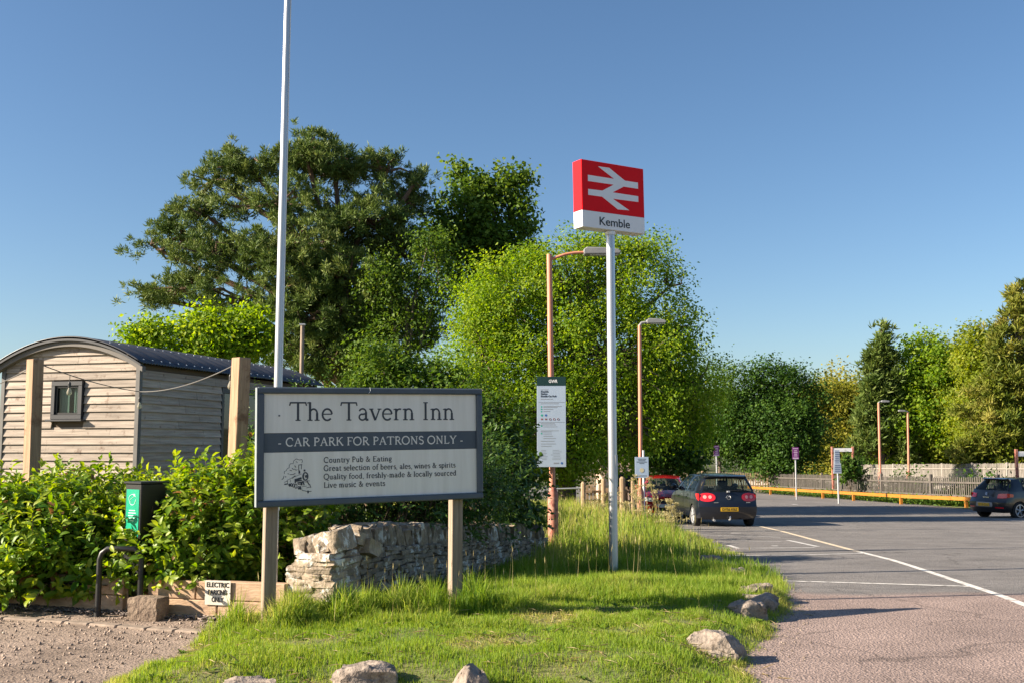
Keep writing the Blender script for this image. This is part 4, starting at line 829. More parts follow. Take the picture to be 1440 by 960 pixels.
for r in range(rows):
    x = g.uniform(0, .1)
    while x < LW:
        l_ = g.uniform(.10, .30); u = min(1, (x + l_ / 2) / LW); zb = wz0 + (wz1 - wz0) * u - 0.06; zt_ = zt0 + (zt1 - zt0) * u; hh = (zt_ - zb) / rows
        p = dW * (x + l_ / 2) + nW * (0.14 + g.normal(0, .012)); items.append(((p.x, p.y, zb + hh * (r + .5) + g.normal(0, .006)), np.array([l_ * .98, .16, hh * g.uniform(.9, 1.12)]), aw + g.normal(0, .06), g.normal(0, .04))); x += l_
stones(items, 'coursed_stones', wl)
items = []; x = 0.05
while x < LW:
    t_ = g.uniform(.05, .10); u = x / LW; zt_ = zt0 + (zt1 - zt0) * u; hh = g.uniform(.20, .30)
    p = dW * (x + t_ / 2) + nW * g.normal(.0, .02); items.append(((p.x, p.y, zt_ + hh * .36), np.array([t_ * 1.05, g.uniform(.30, .38), hh * .9]), aw + g.normal(0, .05), g.normal(-.22, .12))); x += t_ * .95
stones(items, 'coping_stones', wl, .06)
# squared end pillar
E0 = at(450, 852, 9.8); pz = 0.0; items = []; z = pz
ow = Vector((W0.x, W0.y, 0)); pc = Vector((E0.x, E0.y + .14, 0)) - ow; wdt = .56; ra = aw - R(90); Mr = Matrix.Rotation(ra, 3, 'Z')
hcol = [.10, .08, .07, .062, .066, .058, .058, .06, .055]
for r, hh in enumerate(hcol):
    wr = wdt * (1 - .032 * r) if r < 7 else wdt * (.74 if r == 7 else .56); xx = -wr / 2; sh = 0 if r < 7 else .05
    nst = (2, 1, 3, 2, 2, 3, 2, 2, 1)[r]; cutw = [g.uniform(.7, 1.3) for _ in range(nst)]; tot = sum(cutw)
    for cw in cutw:
        l_ = wr * cw / tot
        for yy in (-.13, .14): p = Mr @ Vector((xx + l_ / 2 + sh, yy + g.normal(0, .008), 0)); items.append(((pc.x + p.x, pc.y + p.y, z + hh / 2), np.array([l_ * 1.07, .30, hh * 1.14]), ra + g.normal(0, .02), g.normal(0, .015)))
        xx += l_
    z += hh
MB().box((pc.x, pc.y, .24), (wdt - .18, .42, .6), Mr).build('core', bpy.data.materials['shadowy_joint'], wl)
for k in range(4):
    p = Mr @ Vector((-.15 + .11 * k, .0, 0)); items.append(((pc.x + p.x, pc.y + p.y, z + .055 + .02 * k), np.array([.13, .40, .15 + .02 * k]), ra + g.normal(0, .05), -.25 + g.normal(0, .08)))
items.append(((pc.x + .33, pc.y + .42, .60), np.array([.26, .26, .14]), aw, .3)); items.append(((pc.x + .24, pc.y + .30, .70), np.array([.20, .22, .12]), aw, .25))
M_wall_keep = M_wall; M_wall = mat('lichen_pillar_stone', (0.20, 0.16, 0.118), (0.38, 0.31, 0.235), 9, rough=0.95, bump=0.9, bscale=24, island=0.25, third=(0.62, 0.61, 0.58), tscale=5.5, tlo=0.53, thi=0.58)
stones(items, 'end_pillar', wl, .065)
M_wall = M_wall_keep
for i, (p, d, lab) in enumerate((((352, 868), (.22, .2, .16), 'pale stone at the corner of the planter beside the left sign post'), ((392, 868), (.16, .18, .14), 'small stone wedged between sign post and the end of the wall'))):
    q = G(*p); o = rock('loose_stone', (q.x, q.y + .25, .16), d, 60 + i, M_stone, .4 * i); tag(o, lab, 'rock', 'loose stones by the wall end')

# ------------------------------------------------------------------ serif lettering drawn as strokes
T_, N_ = 0.105, 0.05
def arc_(cx, cy, rx, ry, a0, a1, n=12):
    return [(cx + rx * math.cos(R(a0 + (a1 - a0) * i / n)), cy + ry * math.sin(R(a0 + (a1 - a0) * i / n))) for i in range(n + 1)]
def stem(x, y0, y1, bot=1, top=1, w_=T_):
    s = [([(x, y0), (x, y1)], w_)]
    if bot: s.append(([(x - .12, y0 + .022), (x + .12, y0 + .022)], N_))
    if top == 1: s.append(([(x - .13, y1 - .05), (x, y1 - .018)], N_ * 1.1))
    if top == 2: s.append(([(x - .12, y1 - .022), (x + .12, y1 - .022)], N_))
    return s
C_ = 0.075
def hump(x0, x1, y=.40): return [([(x0, y)] + arc_((x0 + x1) / 2, y, (x1 - x0) / 2, .225, 170, 0, 8), C_)] + stem(x1, 0, y, 1, 0)
GL = {
 'a': ([(arc_(.25, .44, .17, .195, 160, 0), C_), ([(.42, .45), (.42, .08), (.46, .03), (.54, .04)], T_), ([(.42, .37), (.25, .33)] + arc_(.24, .18, .16, .165, 100, 300, 8) + [(.42, .12)], C_)], .57),
 'b': (stem(.14, 0, 1.0, 0) + [([(.14, .5)] + arc_(.32, .32, .20, .31, 140, -140) + [(.14, .08)], C_)], .60),
 'c': ([(arc_(.31, .32, .23, .31, 45, 315), C_ * 1.2)], .55),
 'd': ([([(.46, .54)] + arc_(.27, .32, .20, .31, 50, 310) + [(.46, .1)], C_)] + stem(.46, 0, 1.0, 0) + [([(.46, .022), (.58, .022)], N_)], .62),
 'e': ([(arc_(.30, .32, .23, .31, 5, 318, 14), C_ * 1.1), ([(.08, .345), (.53, .345)], N_)], .58),
 'f': (stem(.18, 0, .8, 1, 0) + [(arc_(.33, .8, .15, .19, 180, 45, 8), C_), ([(.04, .62), (.36, .62)], N_)], .38),
 'g': ([(arc_(.27, .43, .18, .2, 0, 360, 14), C_), ([(.40, .56), (.54, .61)], N_), ([(.17, .26), (.11, .14), (.22, .06), (.42, .04)], C_), (arc_(.28, -.11, .20, .14, 0, 360, 14), N_ * 1.2)], .56),
 'h': (stem(.14, 0, 1.0) + hump(.14, .48), .64),
 'i': (stem(.14, 0, .64) + [([(.09, .86), (.19, .86)], .1)], .29),
 'l': (stem(.14, 0, 1.0), .29),
 'm': (stem(.14, 0, .64) + hump(.14, .44) + hump(.44, .74), .90),
 'n': (stem(.14, 0, .64) + hump(.14, .48), .64),
 'o': ([(arc_(.31, .32, .23, .305, 0, 360, 18), C_ * 1.1)], .62),
 'p': (stem(.14, -.3, .64) + [([(.14, .54)] + arc_(.32, .32, .20, .31, 140, -140) + [(.14, .1)], C_)], .60),
 'r': (stem(.14, 0, .64) + [([(.14, .42)] + arc_(.32, .45, .15, .17, 150, 60, 6), C_)], .45),
 's': ([([(.40, .55)] + arc_(.25, .47, .15, .15, 50, 200, 7) + arc_(.26, .18, .16, .16, 60, -150, 9), C_ * 1.1)], .46),
 't': ([([(.18, .8), (.18, .16)] + arc_(.30, .15, .12, .13, 180, 320, 6), C_ * 1.15), ([(.04, .62), (.36, .62)], N_)], .39),
 'u': ([([(.14, .62), (.14, .22)] + arc_(.30, .21, .16, .19, 180, 320, 7) + [(.46, .14)], C_ * 1.1), ([(.03, .61), (.16, .61)], N_)] + stem(.46, 0, .64, 0) + [([(.46, .022), (.58, .022)], N_)], .63),
 'v': ([([(.08, .62), (.29, 0)], T_), ([(.29, 0), (.50, .62)], N_ * 1.2), ([(-.02, .618), (.19, .618)], N_), ([(.40, .618), (.60, .618)], N_)], .57),
 'w': ([([(.07, .62), (.25, 0)], T_), ([(.25, 0), (.42, .58)], N_ * 1.2), ([(.42, .58), (.59, 0)], T_), ([(.59, 0), (.77, .62)], N_ * 1.2), ([(-.03, .618), (.18, .618)], N_), ([(.67, .618), (.87, .618)], N_)], .84),
 'y': ([([(.08, .62), (.30, .02)], T_), ([(.50, .62), (.26, -.12), (.16, -.26), (.05, -.24)], N_ * 1.3), ([(-.02, .618), (.19, .618)], N_), ([(.40, .618), (.60, .618)], N_)], .57),
 'T': (stem(.42, 0, .98, 1, 0) + [([(.03, .965), (.81, .965)], N_ * 1.4), ([(.06, .97), (.02, .80)], N_ * 1.2), ([(.78, .97), (.82, .80)], N_ * 1.2)], .82),
 'I': (stem(.2, 0, 1, 1, 2), .42),
 'C': ([(arc_(.45, .5, .38, .49, 48, 312, 16), C_ * 1.3), ([(.71, .84), (.74, .66)], N_ * 1.2)], .82),
 'G': ([(arc_(.45, .5, .38, .49, 48, 312, 16), C_ * 1.3), ([(.71, .84), (.74, .66)], N_ * 1.2)] + stem(.72, .1, .42, 0, 2), .88),
 'O': ([(arc_(.46, .5, .40, .49, 0, 360, 24), C_ * 1.3)], .93),
 'Q': ([(arc_(.46, .5, .40, .49, 0, 360, 24), C_ * 1.3), ([(.42, .02), (.58, -.12), (.86, -.22)], C_)], .93),
 'P': (stem(.17, 0, 1, 1, 2) + [([(.17, .96), (.36, .96)] + arc_(.36, .72, .23, .24, 90, -90, 10) + [(.17, .48)], C_)], .66),
 'R': (stem(.17, 0, 1, 1, 2) + [([(.17, .96), (.36, .96)] + arc_(.36, .73, .22, .23, 90, -90, 10) + [(.17, .5)], C_), ([(.36, .5), (.66, .03), (.78, .022)], T_)], .76),
 'E': (stem(.17, 0, 1, 1, 2) + [([(.17, .965), (.60, .965), (.61, .82)], N_ * 1.2), ([(.17, .52), (.50, .52)], N_ * 1.2), ([(.17, .03), (.62, .03), (.66, .2)], N_ * 1.2)], .70),
 'F': (stem(.17, 0, 1, 1, 2) + [([(.17, .965), (.60, .965), (.61, .80)], N_ * 1.2), ([(.17, .52), (.50, .52)], N_ * 1.2)], .64),
 'L': (stem(.17, 0, 1, 1, 2) + [([(.17, .03), (.60, .03), (.64, .22)], N_ * 1.2)], .66),
 'K': (stem(.17, 0, 1, 1, 2) + [([(.20, .44), (.62, .97)], N_ * 1.3), ([(.34, .60), (.70, .03), (.80, .022)], T_), ([(.52, .978), (.76, .978)], N_)], .78),
 'A': ([([(.10, .02), (.40, .98)], N_ * 1.3), ([(.40, .98), (.70, .02)], T_), ([(.22, .36), (.60, .36)], N_), ([(-.01, .022), (.22, .022)], N_), ([(.58, .022), (.83, .022)], N_)], .80),
 'N': ([([(.17, 0), (.17, .97)], N_ * 1.3), ([(.17, .97), (.72, .03)], T_), ([(.72, 0), (.72, .97)], N_ * 1.3), ([(.05, .022), (.29, .022)], N_), ([(.04, .978), (.2, .978)], N_), ([(.60, .978), (.84, .978)], N_)], .88),
 'S': ([([(.52, .80)] + arc_(.31, .74, .21, .23, 30, 215, 9) + arc_(.32, .25, .23, .24, 55, -150, 11), C_ * 1.25)], .62),
 'Y': ([([(.10, .97), (.40, .48)], T_), ([(.40, .48), (.70, .97)], N_ * 1.3)] + stem(.40, 0, .5, 1, 0) + [([(-.01, .978), (.22, .978)], N_), ([(.58, .978), (.82, .978)], N_)], .80),
 '&': ([([(.72, .5), (.60, .2), (.38, .01), (.2, .04), (.10, .22), (.2, .42), (.42, .60), (.46, .80), (.34, .96), (.22, .84), (.26, .66), (.48, .30), (.66, .06), (.78, .02)], C_), ([(.60, .5), (.82, .5)], N_)], .86),
 ',': ([([(.12, .06), (.14, -.04), (.07, -.16)], C_)], .25), '-': ([([(.06, .30), (.34, .30)], C_)], .40), ' ': ([], .30),
}
def ribbon(b, pts, wd, y, sx, sz, ox, oz):
    P = [Vector((ox + p[0] * sx, oz + p[1] * sz)) for p in pts]; n = len(P); vs = []
    hw = wd * sz / 2
    for i, p in enumerate(P):
        d0 = (P[i] - P[i - 1]).normalized() if i else None; d1 = (P[i + 1] - P[i]).normalized() if i < n - 1 else None
        d = (d0 or d1) + (d1 or d0) if (d0 and d1) else (d0 or d1); d = d.normalized() if d.length > 1e-6 else d1
        nn = Vector((-d.y, d.x)); k = 1 / max(0.5, abs(nn.dot(Vector((-(d1 or d0).y, (d1 or d0).x)))))
        for s in (1, -1): q = p + nn * hw * s * k; vs.append((q.x, y, q.y))
    b.add(vs, [(2 * i, 2 * i + 1, 2 * i + 3, 2 * i + 2) for i in range(n - 1)])
def serif_text(name, txt, m, parent, x0, x1, z, cap, y, wt=1.0, track=0.0):
    adv = sum(GL[c][1] + track for c in txt); sx = (x1 - x0) / adv; b = MB(); x = x0; k = 0
    for c in txt:
        for pts, wd in GL[c][0]:
            ribbon(b, pts, wd * wt, y - 0.00012 * (k % 9), sx, cap, x, z); k += 1
        x += (GL[c][1] + track) * sx
    return b.build(name, m, parent)

# ------------------------------------------------------------------ the tavern sign
dl, dr_ = 8.63, 9.52
eL, eR = at(361, 625, dl), at(677, 621, dr_); SWd = math.hypot(eR.x - eL.x, eR.y - eL.y); sa = math.atan2(eR.y - eL.y, eR.x - eL.x)
zTL, zBL, zTR, zBR = at(360, 540.5, dl).z, at(358, 710.5, dl).z, at(678, 543.5, dr_).z, at(678, 697, dr_).z
SHt = ((zTL - zBL) + (zTR - zBR)) / 2; tilt = math.atan2((zTR + zBR - zTL - zBL) / 2, SWd)
sg = thing('tavern_sign', 'large cream and slate painted pub sign board standing on two timber posts in the grass', 'sign', (eL.x, eL.y, 0), sa)
mid0 = (zTL + zBL) / 2
def sz_(v): return mid0 + SHt / 2 - v * SHt
M_slate = mat('slate_paint', (0.07, 0.09, 0.115), (0.085, 0.105, 0.13), 5, rough=0.5, spec=.3)
M_slate_lt = mat('sunlit_slate_edge', (0.20, 0.235, 0.25), (0.25, 0.28, 0.29), 5, rough=0.5)
M_cream = mat('cream_panel', (0.80, 0.77, 0.71), (0.70, 0.67, 0.605), 2.2, (5, 5, .35), rough=0.5, third=(0.68, 0.645, 0.58), tscale=0.9, tlo=0.55, thi=0.8)
M_ink = mat('charcoal_lettering', (0.035, 0.042, 0.055), rough=0.5)
M_inkw = mat('cream_lettering', (0.70, 0.68, 0.64), rough=0.5)
fw = 0.027 * SWd; b = MB(); D_ = 0.075
pan = MB().box((SWd / 2, 0.035, mid0), (SWd - .03, 0.018, SHt - .03)).build('back_panel', M_slate, sg)
b.box((SWd / 2, 0, sz_(0) - fw / 2), (SWd, D_, fw)); b.box((SWd / 2, 0, sz_(1) + fw / 2), (SWd, D_, fw)); b.box((fw / 2, 0, mid0), (fw, D_, SHt - 2 * fw)); b.box((SWd - fw / 2, 0, mid0), (fw, D_, SHt - 2 * fw))
fr = b.build('frame', M_slate, sg, bevel=0.010)
MB().box((-0.004, 0.0, mid0), (0.008, D_ - .006, SHt - .01)).build('sunlit_edge', M_slate_lt, fr)  # lighter slate strip: sunlight on this side put into the colour
xa, xb = fw * 1.0, SWd - fw * 1.0
MB().box((SWd / 2, 0.008, (sz_(.052) + sz_(.385)) / 2), (xb - xa, .03, sz_(.052) - sz_(.385))).build('name_panel', M_cream, sg)
MB().box((SWd / 2, 0.010, (sz_(.388) + sz_(.545)) / 2), (xb - xa, .03, sz_(.388) - sz_(.545))).build('slate_band', M_slate, sg)
MB().box((SWd / 2, 0.008, (sz_(.548) + sz_(.955)) / 2), (xb - xa, .03, sz_(.548) - sz_(.955))).build('lower_panel', M_cream, sg)
yf = -0.0085
serif_text('lettering', 'The Tavern Inn', M_ink, sg, .131 * SWd, .873 * SWd, sz_(.283), .158 * SHt, yf, 1.2, .03)
serif_text('lettering', '- CAR PARK FOR PATRONS ONLY -', M_inkw, sg, .085 * SWd, .912 * SWd, sz_(.497), .070 * SHt, -0.0065, 1.5, .05)
LN = [('Country Pub & Eating', .577, .642), ('Great selection of beers, ales, wines & spirits', .872, .712), ('Quality food, freshly-made & locally sourced', .876, .784), ('Live music & events', .546, .855)]
for tx, u1, v in LN: serif_text('lettering', tx, M_ink, sg, .277 * SWd, u1 * SWd, sz_(v), .046 * SHt, yf, 1.75, .04)
# engraving of a steam engine, traced into short pen strokes
tb = MB()
def pen(pts, wd, k=[0]):
    k[0] += 1; x0, x1 = .082 * SWd, .247 * SWd; z0, z1 = sz_(.905), sz_(.595)
    ribbon(tb, [(x0 + (x1 - x0) * p[0] / 1344, z1 - (z1 - z0) * (p[1] / 960)) for p in pts], wd, yf - .00008 * (k[0] % 12), 1, 1, 0, 0)
for pts, wd in [
    ([(540, 160), (560, 80), (640, 30), (700, 40), (760, 60), (840, 45), (860, 100), (830, 140)], .004), ([(410, 260), (410, 200), (450, 150), (530, 150)], .004), ([(310, 330), (340, 280), (400, 255)], .0035),
    ([(255, 410), (250, 350), (310, 325)], .0035), ([(160, 555), (210, 530), (240, 460)], .005), ([(590, 200), (640, 250)], .006), ([(500, 260), (560, 310)], .005), ([(580, 290), (640, 320), (690, 310)], .005), ([(430, 320), (500, 335)], .006),
    ([(430, 435), (550, 430), (620, 400)], .005), ([(360, 400), (410, 420)], .004), ([(640, 90), (690, 130)], .004), ([(280, 490), (310, 480)], .008), ([(720, 190), (850, 180)], .006), ([(730, 200), (740, 420)], .006), ([(830, 190), (820, 300)], .005), ([(750, 330), (765, 410)], .012),
    ([(900, 340), (960, 330)], .016), ([(500, 530), (620, 465)], .007), ([(330, 580), (500, 520), (830, 420)], .003), ([(600, 580), (830, 530)], .018), ([(600, 610), (840, 590)], .012), ([(250, 625), (370, 590)], .004), ([(250, 680), (360, 670)], .010), ([(355, 600), (360, 680)], .004), ([(455, 560), (455, 630)], .003),
    ([(390, 700), (480, 690)], .020), ([(690, 655), (870, 640)], .012), ([(700, 690), (800, 690)], .006), ([(870, 600), (920, 720)], .010), ([(830, 640), (830, 720)], .016), ([(880, 625), (1060, 640)], .005), ([(1010, 610), (1100, 720)], .009), ([(840, 850), (1060, 885), (1170, 880)], .005), ([(830, 760), (1010, 740)], .004), ([(1000, 790), (1120, 770)], .005),
    ([(1050, 860), (1055, 930)], .013), ([(1110, 700), (1150, 790)], .006), ([(700, 780), (860, 820)], .006), ([(790, 740), (790, 830)], .012), ([(610, 560), (620, 660)], .010), ([(1010, 600), (1110, 610)], .004)]: pen(pts, wd)
pen(arc_(960, 490, 85, 98, 0, 360, 22), .0105); pen(arc_(985, 490, 22, 25, 0, 360, 8), .009); pen(arc_(940, 500, 40, 55, 90, 270, 8), .004)
for cx, cy, r_ in ((490, 700, 38), (560, 715, 45), (640, 735, 55), (735, 780, 36), (430, 705, 28)): pen(arc_(cx, cy, r_ * .7, r_, 0, 360, 12), .006)
tb.build('engine_drawing', M_ink, sg)
# string loop, screw and stain marks on the face
MB().tube([(SWd * .473, -D_ / 2 - .004, sz_(-.003)), (SWd * .476, -D_ / 2 - .006, sz_(.025)), (SWd * .468, -D_ / 2 - .005, sz_(.05))], .0022, 5).build('string', M_white, sg)
MB().lathe([(.007, -.014), (.007, -.007)], 10, (.09 * SWd, 0, sz_(.24)), 'y').lathe([(.004, -.010), (.004, -.004)], 8, (.775 * SWd, 0, sz_(.41)), 'y').build('screws', M_ink, sg)
for px, pyb, Yd in ((382, 870, dl + .07), (648, 857, dr_ - .12)):
    a = at(px, 800, Yd); lx = (a.x - eL.x) * math.cos(sa) + (a.y - eL.y) * math.sin(sa); zb_ = zg(a.x, a.y) - .25
    MB().box((lx, 0.10, (mid0 + .38 * SHt + zb_) / 2), (.105, .10, mid0 + .38 * SHt - zb_)).build('post', M_signpost, sg, bevel=.005)
bpy.context.view_layer.update()
for ch in sg.children:                                       # the whole board sits very slightly out of level
    if ch.name.split('.')[0] != 'post':
        ch.matrix_local = Matrix.Translation((SWd / 2, 0, mid0)) @ Matrix.Rotation(-tilt, 4, 'Y') @ Matrix.Translation((-SWd / 2, 0, -mid0)) @ ch.matrix_local

# ------------------------------------------------------------------ the station sign
YB = 13.45
eL, eR = at(818.3, 270, YB - .05), at(905.8, 280, YB + .52); BW = math.hypot(eR.x - eL.x, eR.y - eL.y); ba = math.atan2(eR.y - eL.y, eR.x - eL.x)
zt_, zb_ = at(818.3, 223.8, YB - .05).z, at(818.3, 318.7, YB - .05).z; ztr, zbr = at(905.8, 238.3, YB + .52).z, at(905.8, 329.2, YB + .52).z
BH = (zt_ - zb_ + ztr - zbr) / 2; btilt = math.atan2((ztr + zbr - zt_ - zb_) / 2, BW); BD = .20
pb, ptp = at(863, 806, YB + .12), at(858.3, 330, YB + .30)
bs = thing('station_sign', 'red and white double arrow station sign box on a tall silver pole', 'sign', (eL.x, eL.y, 0), ba)
M_red = mat('signal_red', (0.74, 0.004, 0.010), (0.70, 0.004, 0.010), 2, rough=0.5, spec=.15); M_wh = mat('sign_white', (0.80, 0.80, 0.81), (0.76, 0.76, 0.77), 2, rough=0.35)
mz = (zt_ + zb_ + ztr + zbr) / 4
def bz(v): return mz + BH / 2 - v * BH
MB().box((BW / 2, BD / 2, (bz(0) + bz(.75)) / 2), (BW, BD, .75 * BH)).build('red_box', M_red, bs, bevel=.004)
MB().box((BW / 2, BD / 2, (bz(.752) + bz(1)) / 2), (BW, BD, .248 * BH)).build('name_box', M_wh, bs, bevel=.004)
AR = [(0.097, 0.223), (0.513, 0.224), (0.258, 0.072), (0.437, 0.068), (0.686, 0.225), (0.901, 0.225), (0.901, 0.32), (0.666, 0.319), (0.484, 0.432), (0.901, 0.435), (0.901, 0.523), (0.484, 0.528), (0.748, 0.67), (0.561, 0.679), (0.314, 0.52), (0.097, 0.521), (0.097, 0.433), (0.32, 0.428), (0.503, 0.313), (0.097, 0.315)]
pl = [(u * BW, bz(v)) for u, v in AR]
MB().prism(pl, -.003, .002).build('double_arrow', M_wh, bs)
word('lettering', 'Kemble', M_black, bs, BW * .505, bz(.945), -.0025, BH * .175, width=BW * .485, bold=.0012)
tq = (ptp - pb) / (ptp.z - pb.z); rot = Matrix.Rotation(-ba, 3, 'Z'); org = Vector((eL.x, eL.y, 0))
def loc(p): return rot @ (p - org)
zpl = zg(pb.x, pb.y); b0 = pb + tq * (zpl - .2 - pb.z); b1 = pb + tq * (bz(1) + .02 - pb.z)
MB().tube([loc(b0), loc(b1)], .058, 24).build('pole', M_alu, bs, smooth=60)
b2 = loc(b1); MB().lathe([(.07, -.075), (.07, -.03)], 20, tuple(b2)).build('pole_collar', M_wh, bs)
b3 = loc(pb + tq * (zpl + 1.35 - pb.z)); MB().box((b3.x + .02, b3.y - .058, b3.z), (.035, .006, .42)).build('access_cover', M_steel, bs, bevel=.002)
bpy.context.view_layer.update()
for ch in bs.children:
    if ch.name.split('.')[0] in ('red_box', 'name_box', 'double_arrow', 'lettering'):
        ch.matrix_local = Matrix.Translation((BW / 2, 0, mz)) @ Matrix.Rotation(-btilt, 4, 'Y') @ Matrix.Translation((-BW / 2, 0, -mz)) @ ch.matrix_local

# ------------------------------------------------------------------ street lamps
M_rust = mat('salmon_lamp_paint', (0.50, 0.195, 0.115), (0.58, 0.25, 0.16), 3, (1, 1, .3), rough=0.55); M_rustb = mat('flaking_lamp_base', (0.36, 0.095, 0.06), (0.50, 0.26, 0.19), 7, rough=0.7, third=(0.22, 0.07, 0.05), tscale=8, tlo=.5, thi=.6)
M_lamp = mat('grey_lamp_head', (0.20, 0.205, 0.215), (0.26, 0.265, 0.27), 6, rough=0.5); M_lens = mat('lamp_lens', (0.55, 0.57, 0.58), rough=0.25)
def street_lamp(pt, pb_, Y, label, style, rad=.05, zbase=None):
    a, c = at(pt[0], pt[1], Y), at(pb_[0], pb_[1], Y); zb = zg(c.x, Y) if zbase is None else zbase; d = (a - c) / (a.z - c.z); base = c + d * (zb - c.z)
    o = thing('street_lamp', label, 'street lamp', tuple(base), 0, 'salmon painted street lamps'); H = a.z - zb
    MB().tube([(0, 0, .9), d * 1.05 * 1, d * (H * .6), d * H], [rad * 1.05, rad, rad * .95, rad * .9], 16).build('post', M_rust, o, smooth=60)
    MB().lathe([(rad * 1.75, -.1), (rad * 1.75, .98), (rad * 1.1, 1.10)], 16).build('post_base', M_rustb, o, smooth=40)
    e = d * H
    if style == 'arm':
        MB().tube([e + Vector((0, 0, -.10)), e + Vector((.10, 0, -.06)), e + Vector((.28, 0, .0)), e + Vector((.45, 0, .03)), e + Vector((.60, 0, .035))], .026, 10).build('arm', M_rust, o, smooth=60)
        hd = e + Vector((.93, 0, .03)); ln = .66
    else:
        sgn = 1 if style == 'right' else -1
        MB().tube([e + Vector((0, 0, -.16)), e + Vector((0, 0, .0)), e + Vector((.05 * sgn, 0, .07)), e + Vector((.20 * sgn, 0, .09))], [rad * .9, rad * .85, .035, .03], 10).build('bracket', M_lamp, o, smooth=60)
        hd = e + Vector((.42 * sgn, 0, .09)); ln = .5
    pr = [(-ln / 2, .0), (-ln / 2, .05), (-ln / 2 + .06, .085), (0, .08), (ln / 2 - .05, .05), (ln / 2, .015), (ln / 2 - .03, -.03), (-ln / 2 + .02, -.04)]
    h = MB().prism([(p[0] + hd.x, p[1] + hd.z) for p in pr], hd.y - .11, hd.y + .11).build('lamp_head', M_lamp, o, bevel=.012)
    MB().box((hd.x + .03, hd.y, hd.z - .042), (ln * .75, .16, .012)).build('lens', M_lens, h); return o, base, d
l1, l1b, l1d = street_lamp((772.5, 358), (777, 700), 17.8, 'nearest salmon street lamp, with a curved arm and a notice board on its post', 'arm', .052)
l2, l2b, l2d = street_lamp((899.5, 458), (901, 700), 25.8, 'salmon street lamp with grey elbow head and a small blue notice on its post', 'right', .05)

# car park notice board fixed to the nearest lamp
nb = at(775.5, 592, 17.7); n0 = thing('car_park_notice', 'tall pale notice board with dark green header strapped to the nearest lamp post', 'sign', (nb.x, 17.7, 0), R(-3))
nz0, nz1 = at(775, 656, 17.7).z, at(775, 529, 17.7).z; NW = 40.5 * 17.7 / 1440; NH = nz1 - nz0
M_pb = mat('shade_blue_notice', (0.35, 0.43, 0.54), (0.32, 0.395, 0.50), 2, rough=0.35); M_hdr = mat('dark_green_header', (0.006, 0.03, 0.028), rough=0.35); M_grey = mat('grey_print', (0.20, 0.22, 0.25), rough=.5); M_teal = mat('green_dot', (0.02, 0.30, 0.22), rough=.5); M_blue = mat('blue_dot', (0.03, 0.11, 0.33), rough=.5)  # blue cast of the shade put into the white board's colour
MB().box((0, 0, (nz0 + nz1) / 2), (NW, .02, NH)).build('panel', M_pb, n0, bevel=.003)
MB().box((0, -.0115, nz1 - .05 * NH), (NW, .004, .10 * NH)).build('header', M_hdr, n0)
def nx(u): return -NW / 2 + u * NW
def nzv(v): return nz1 - v * NH
word('lettering', 'GWR', M_wh, n0, nx(.56), nzv(.068), -.0145, .075, width=.15, bold=.0012)
for tx, v, wd in (('Kemble', .175, .13), ('Station', .20, .11), ('Kemble Car Park', .227, .27)): word('lettering', tx, M_ink, n0, nx(.13), nzv(v), -.0115, .045, 'LEFT', width=wd, bold=.0006)
b = MB(); gg = random.Random(4)
for v, u0, u1 in ((.145, .13, .4), (.25, .13, .55), (.30, .13, .75), (.33, .22, .85), (.342, .22, .7), (.362, .22, .55), (.385, .22, .45), (.52, .13, .6), (.535, .13, .65), (.556, .22, .7), (.60, .13, .75), (.612, .13, .5), (.635, .22, .5), (.66, .22, .55), (.685, .22, .65), (.715, .13, .6), (.745, .13, .65), (.77, .13, .5)): b.box((nx((u0 + u1) / 2), -.0105, nzv(v)), ((u1 - u0) * NW, .002, .009))
for k in range(7):
    for u0, u1 in ((.13, .38), (.52, .86)): b.box((nx(u0) + (u1 - u0) * NW * gg.uniform(.3, .5), -.0105, nzv(.815 + .017 * k)), ((u1 - u0) * NW * gg.uniform(.6, .98), .002, .006))
for v in (.285, .505): b.box((0, -.0108, nzv(v)), (NW * .9, .002, .006))
b.box((nx(.66), -.0108, nzv(.957)), (.09, .002, .02)); b.build('printing', M_grey, n0)
b = MB()
for v in (.335, .362, .388, .548, .632): b.lathe([(.013, -.0118), (.013, -.0105)], 12, (nx(.155), 0, nzv(v)), 'y')
b.lathe([(.02, -.0118), (.02, -.0105)], 14, (nx(.17), 0, nzv(.43)), 'y'); b.build('green_symbols', M_teal, n0)
b = MB(); b.lathe([(.02, -.0118), (.02, -.0105)], 14, (nx(.31), 0, nzv(.43)), 'y').lathe([(.02, -.0118), (.02, -.0105)], 14, (nx(.85), 0, nzv(.957)), 'y').build('blue_symbols', M_blue, n0)
b = MB()
for u in (.17, .31): b.box((nx(u), -.0112, nzv(.473)), (.035, .002, .028))
for u in (.45, .59, .73): b.tube([(nx(u) + .017 * math.cos(t), -.0115, nzv(.473) + .017 * math.sin(t)) for t in np.linspace(0, 6.28, 13)], .003, 4, False)
b.build('card_symbols', mat('card_print', (0.30, 0.10, 0.10), (0.08, 0.08, 0.1), 60, rough=.5), n0)
b = MB()
for v in (.2, .8): b.box((0.0, .06, nzv(v)), (.12, .11, .03))
b.build('bracket', M_steel, n0)
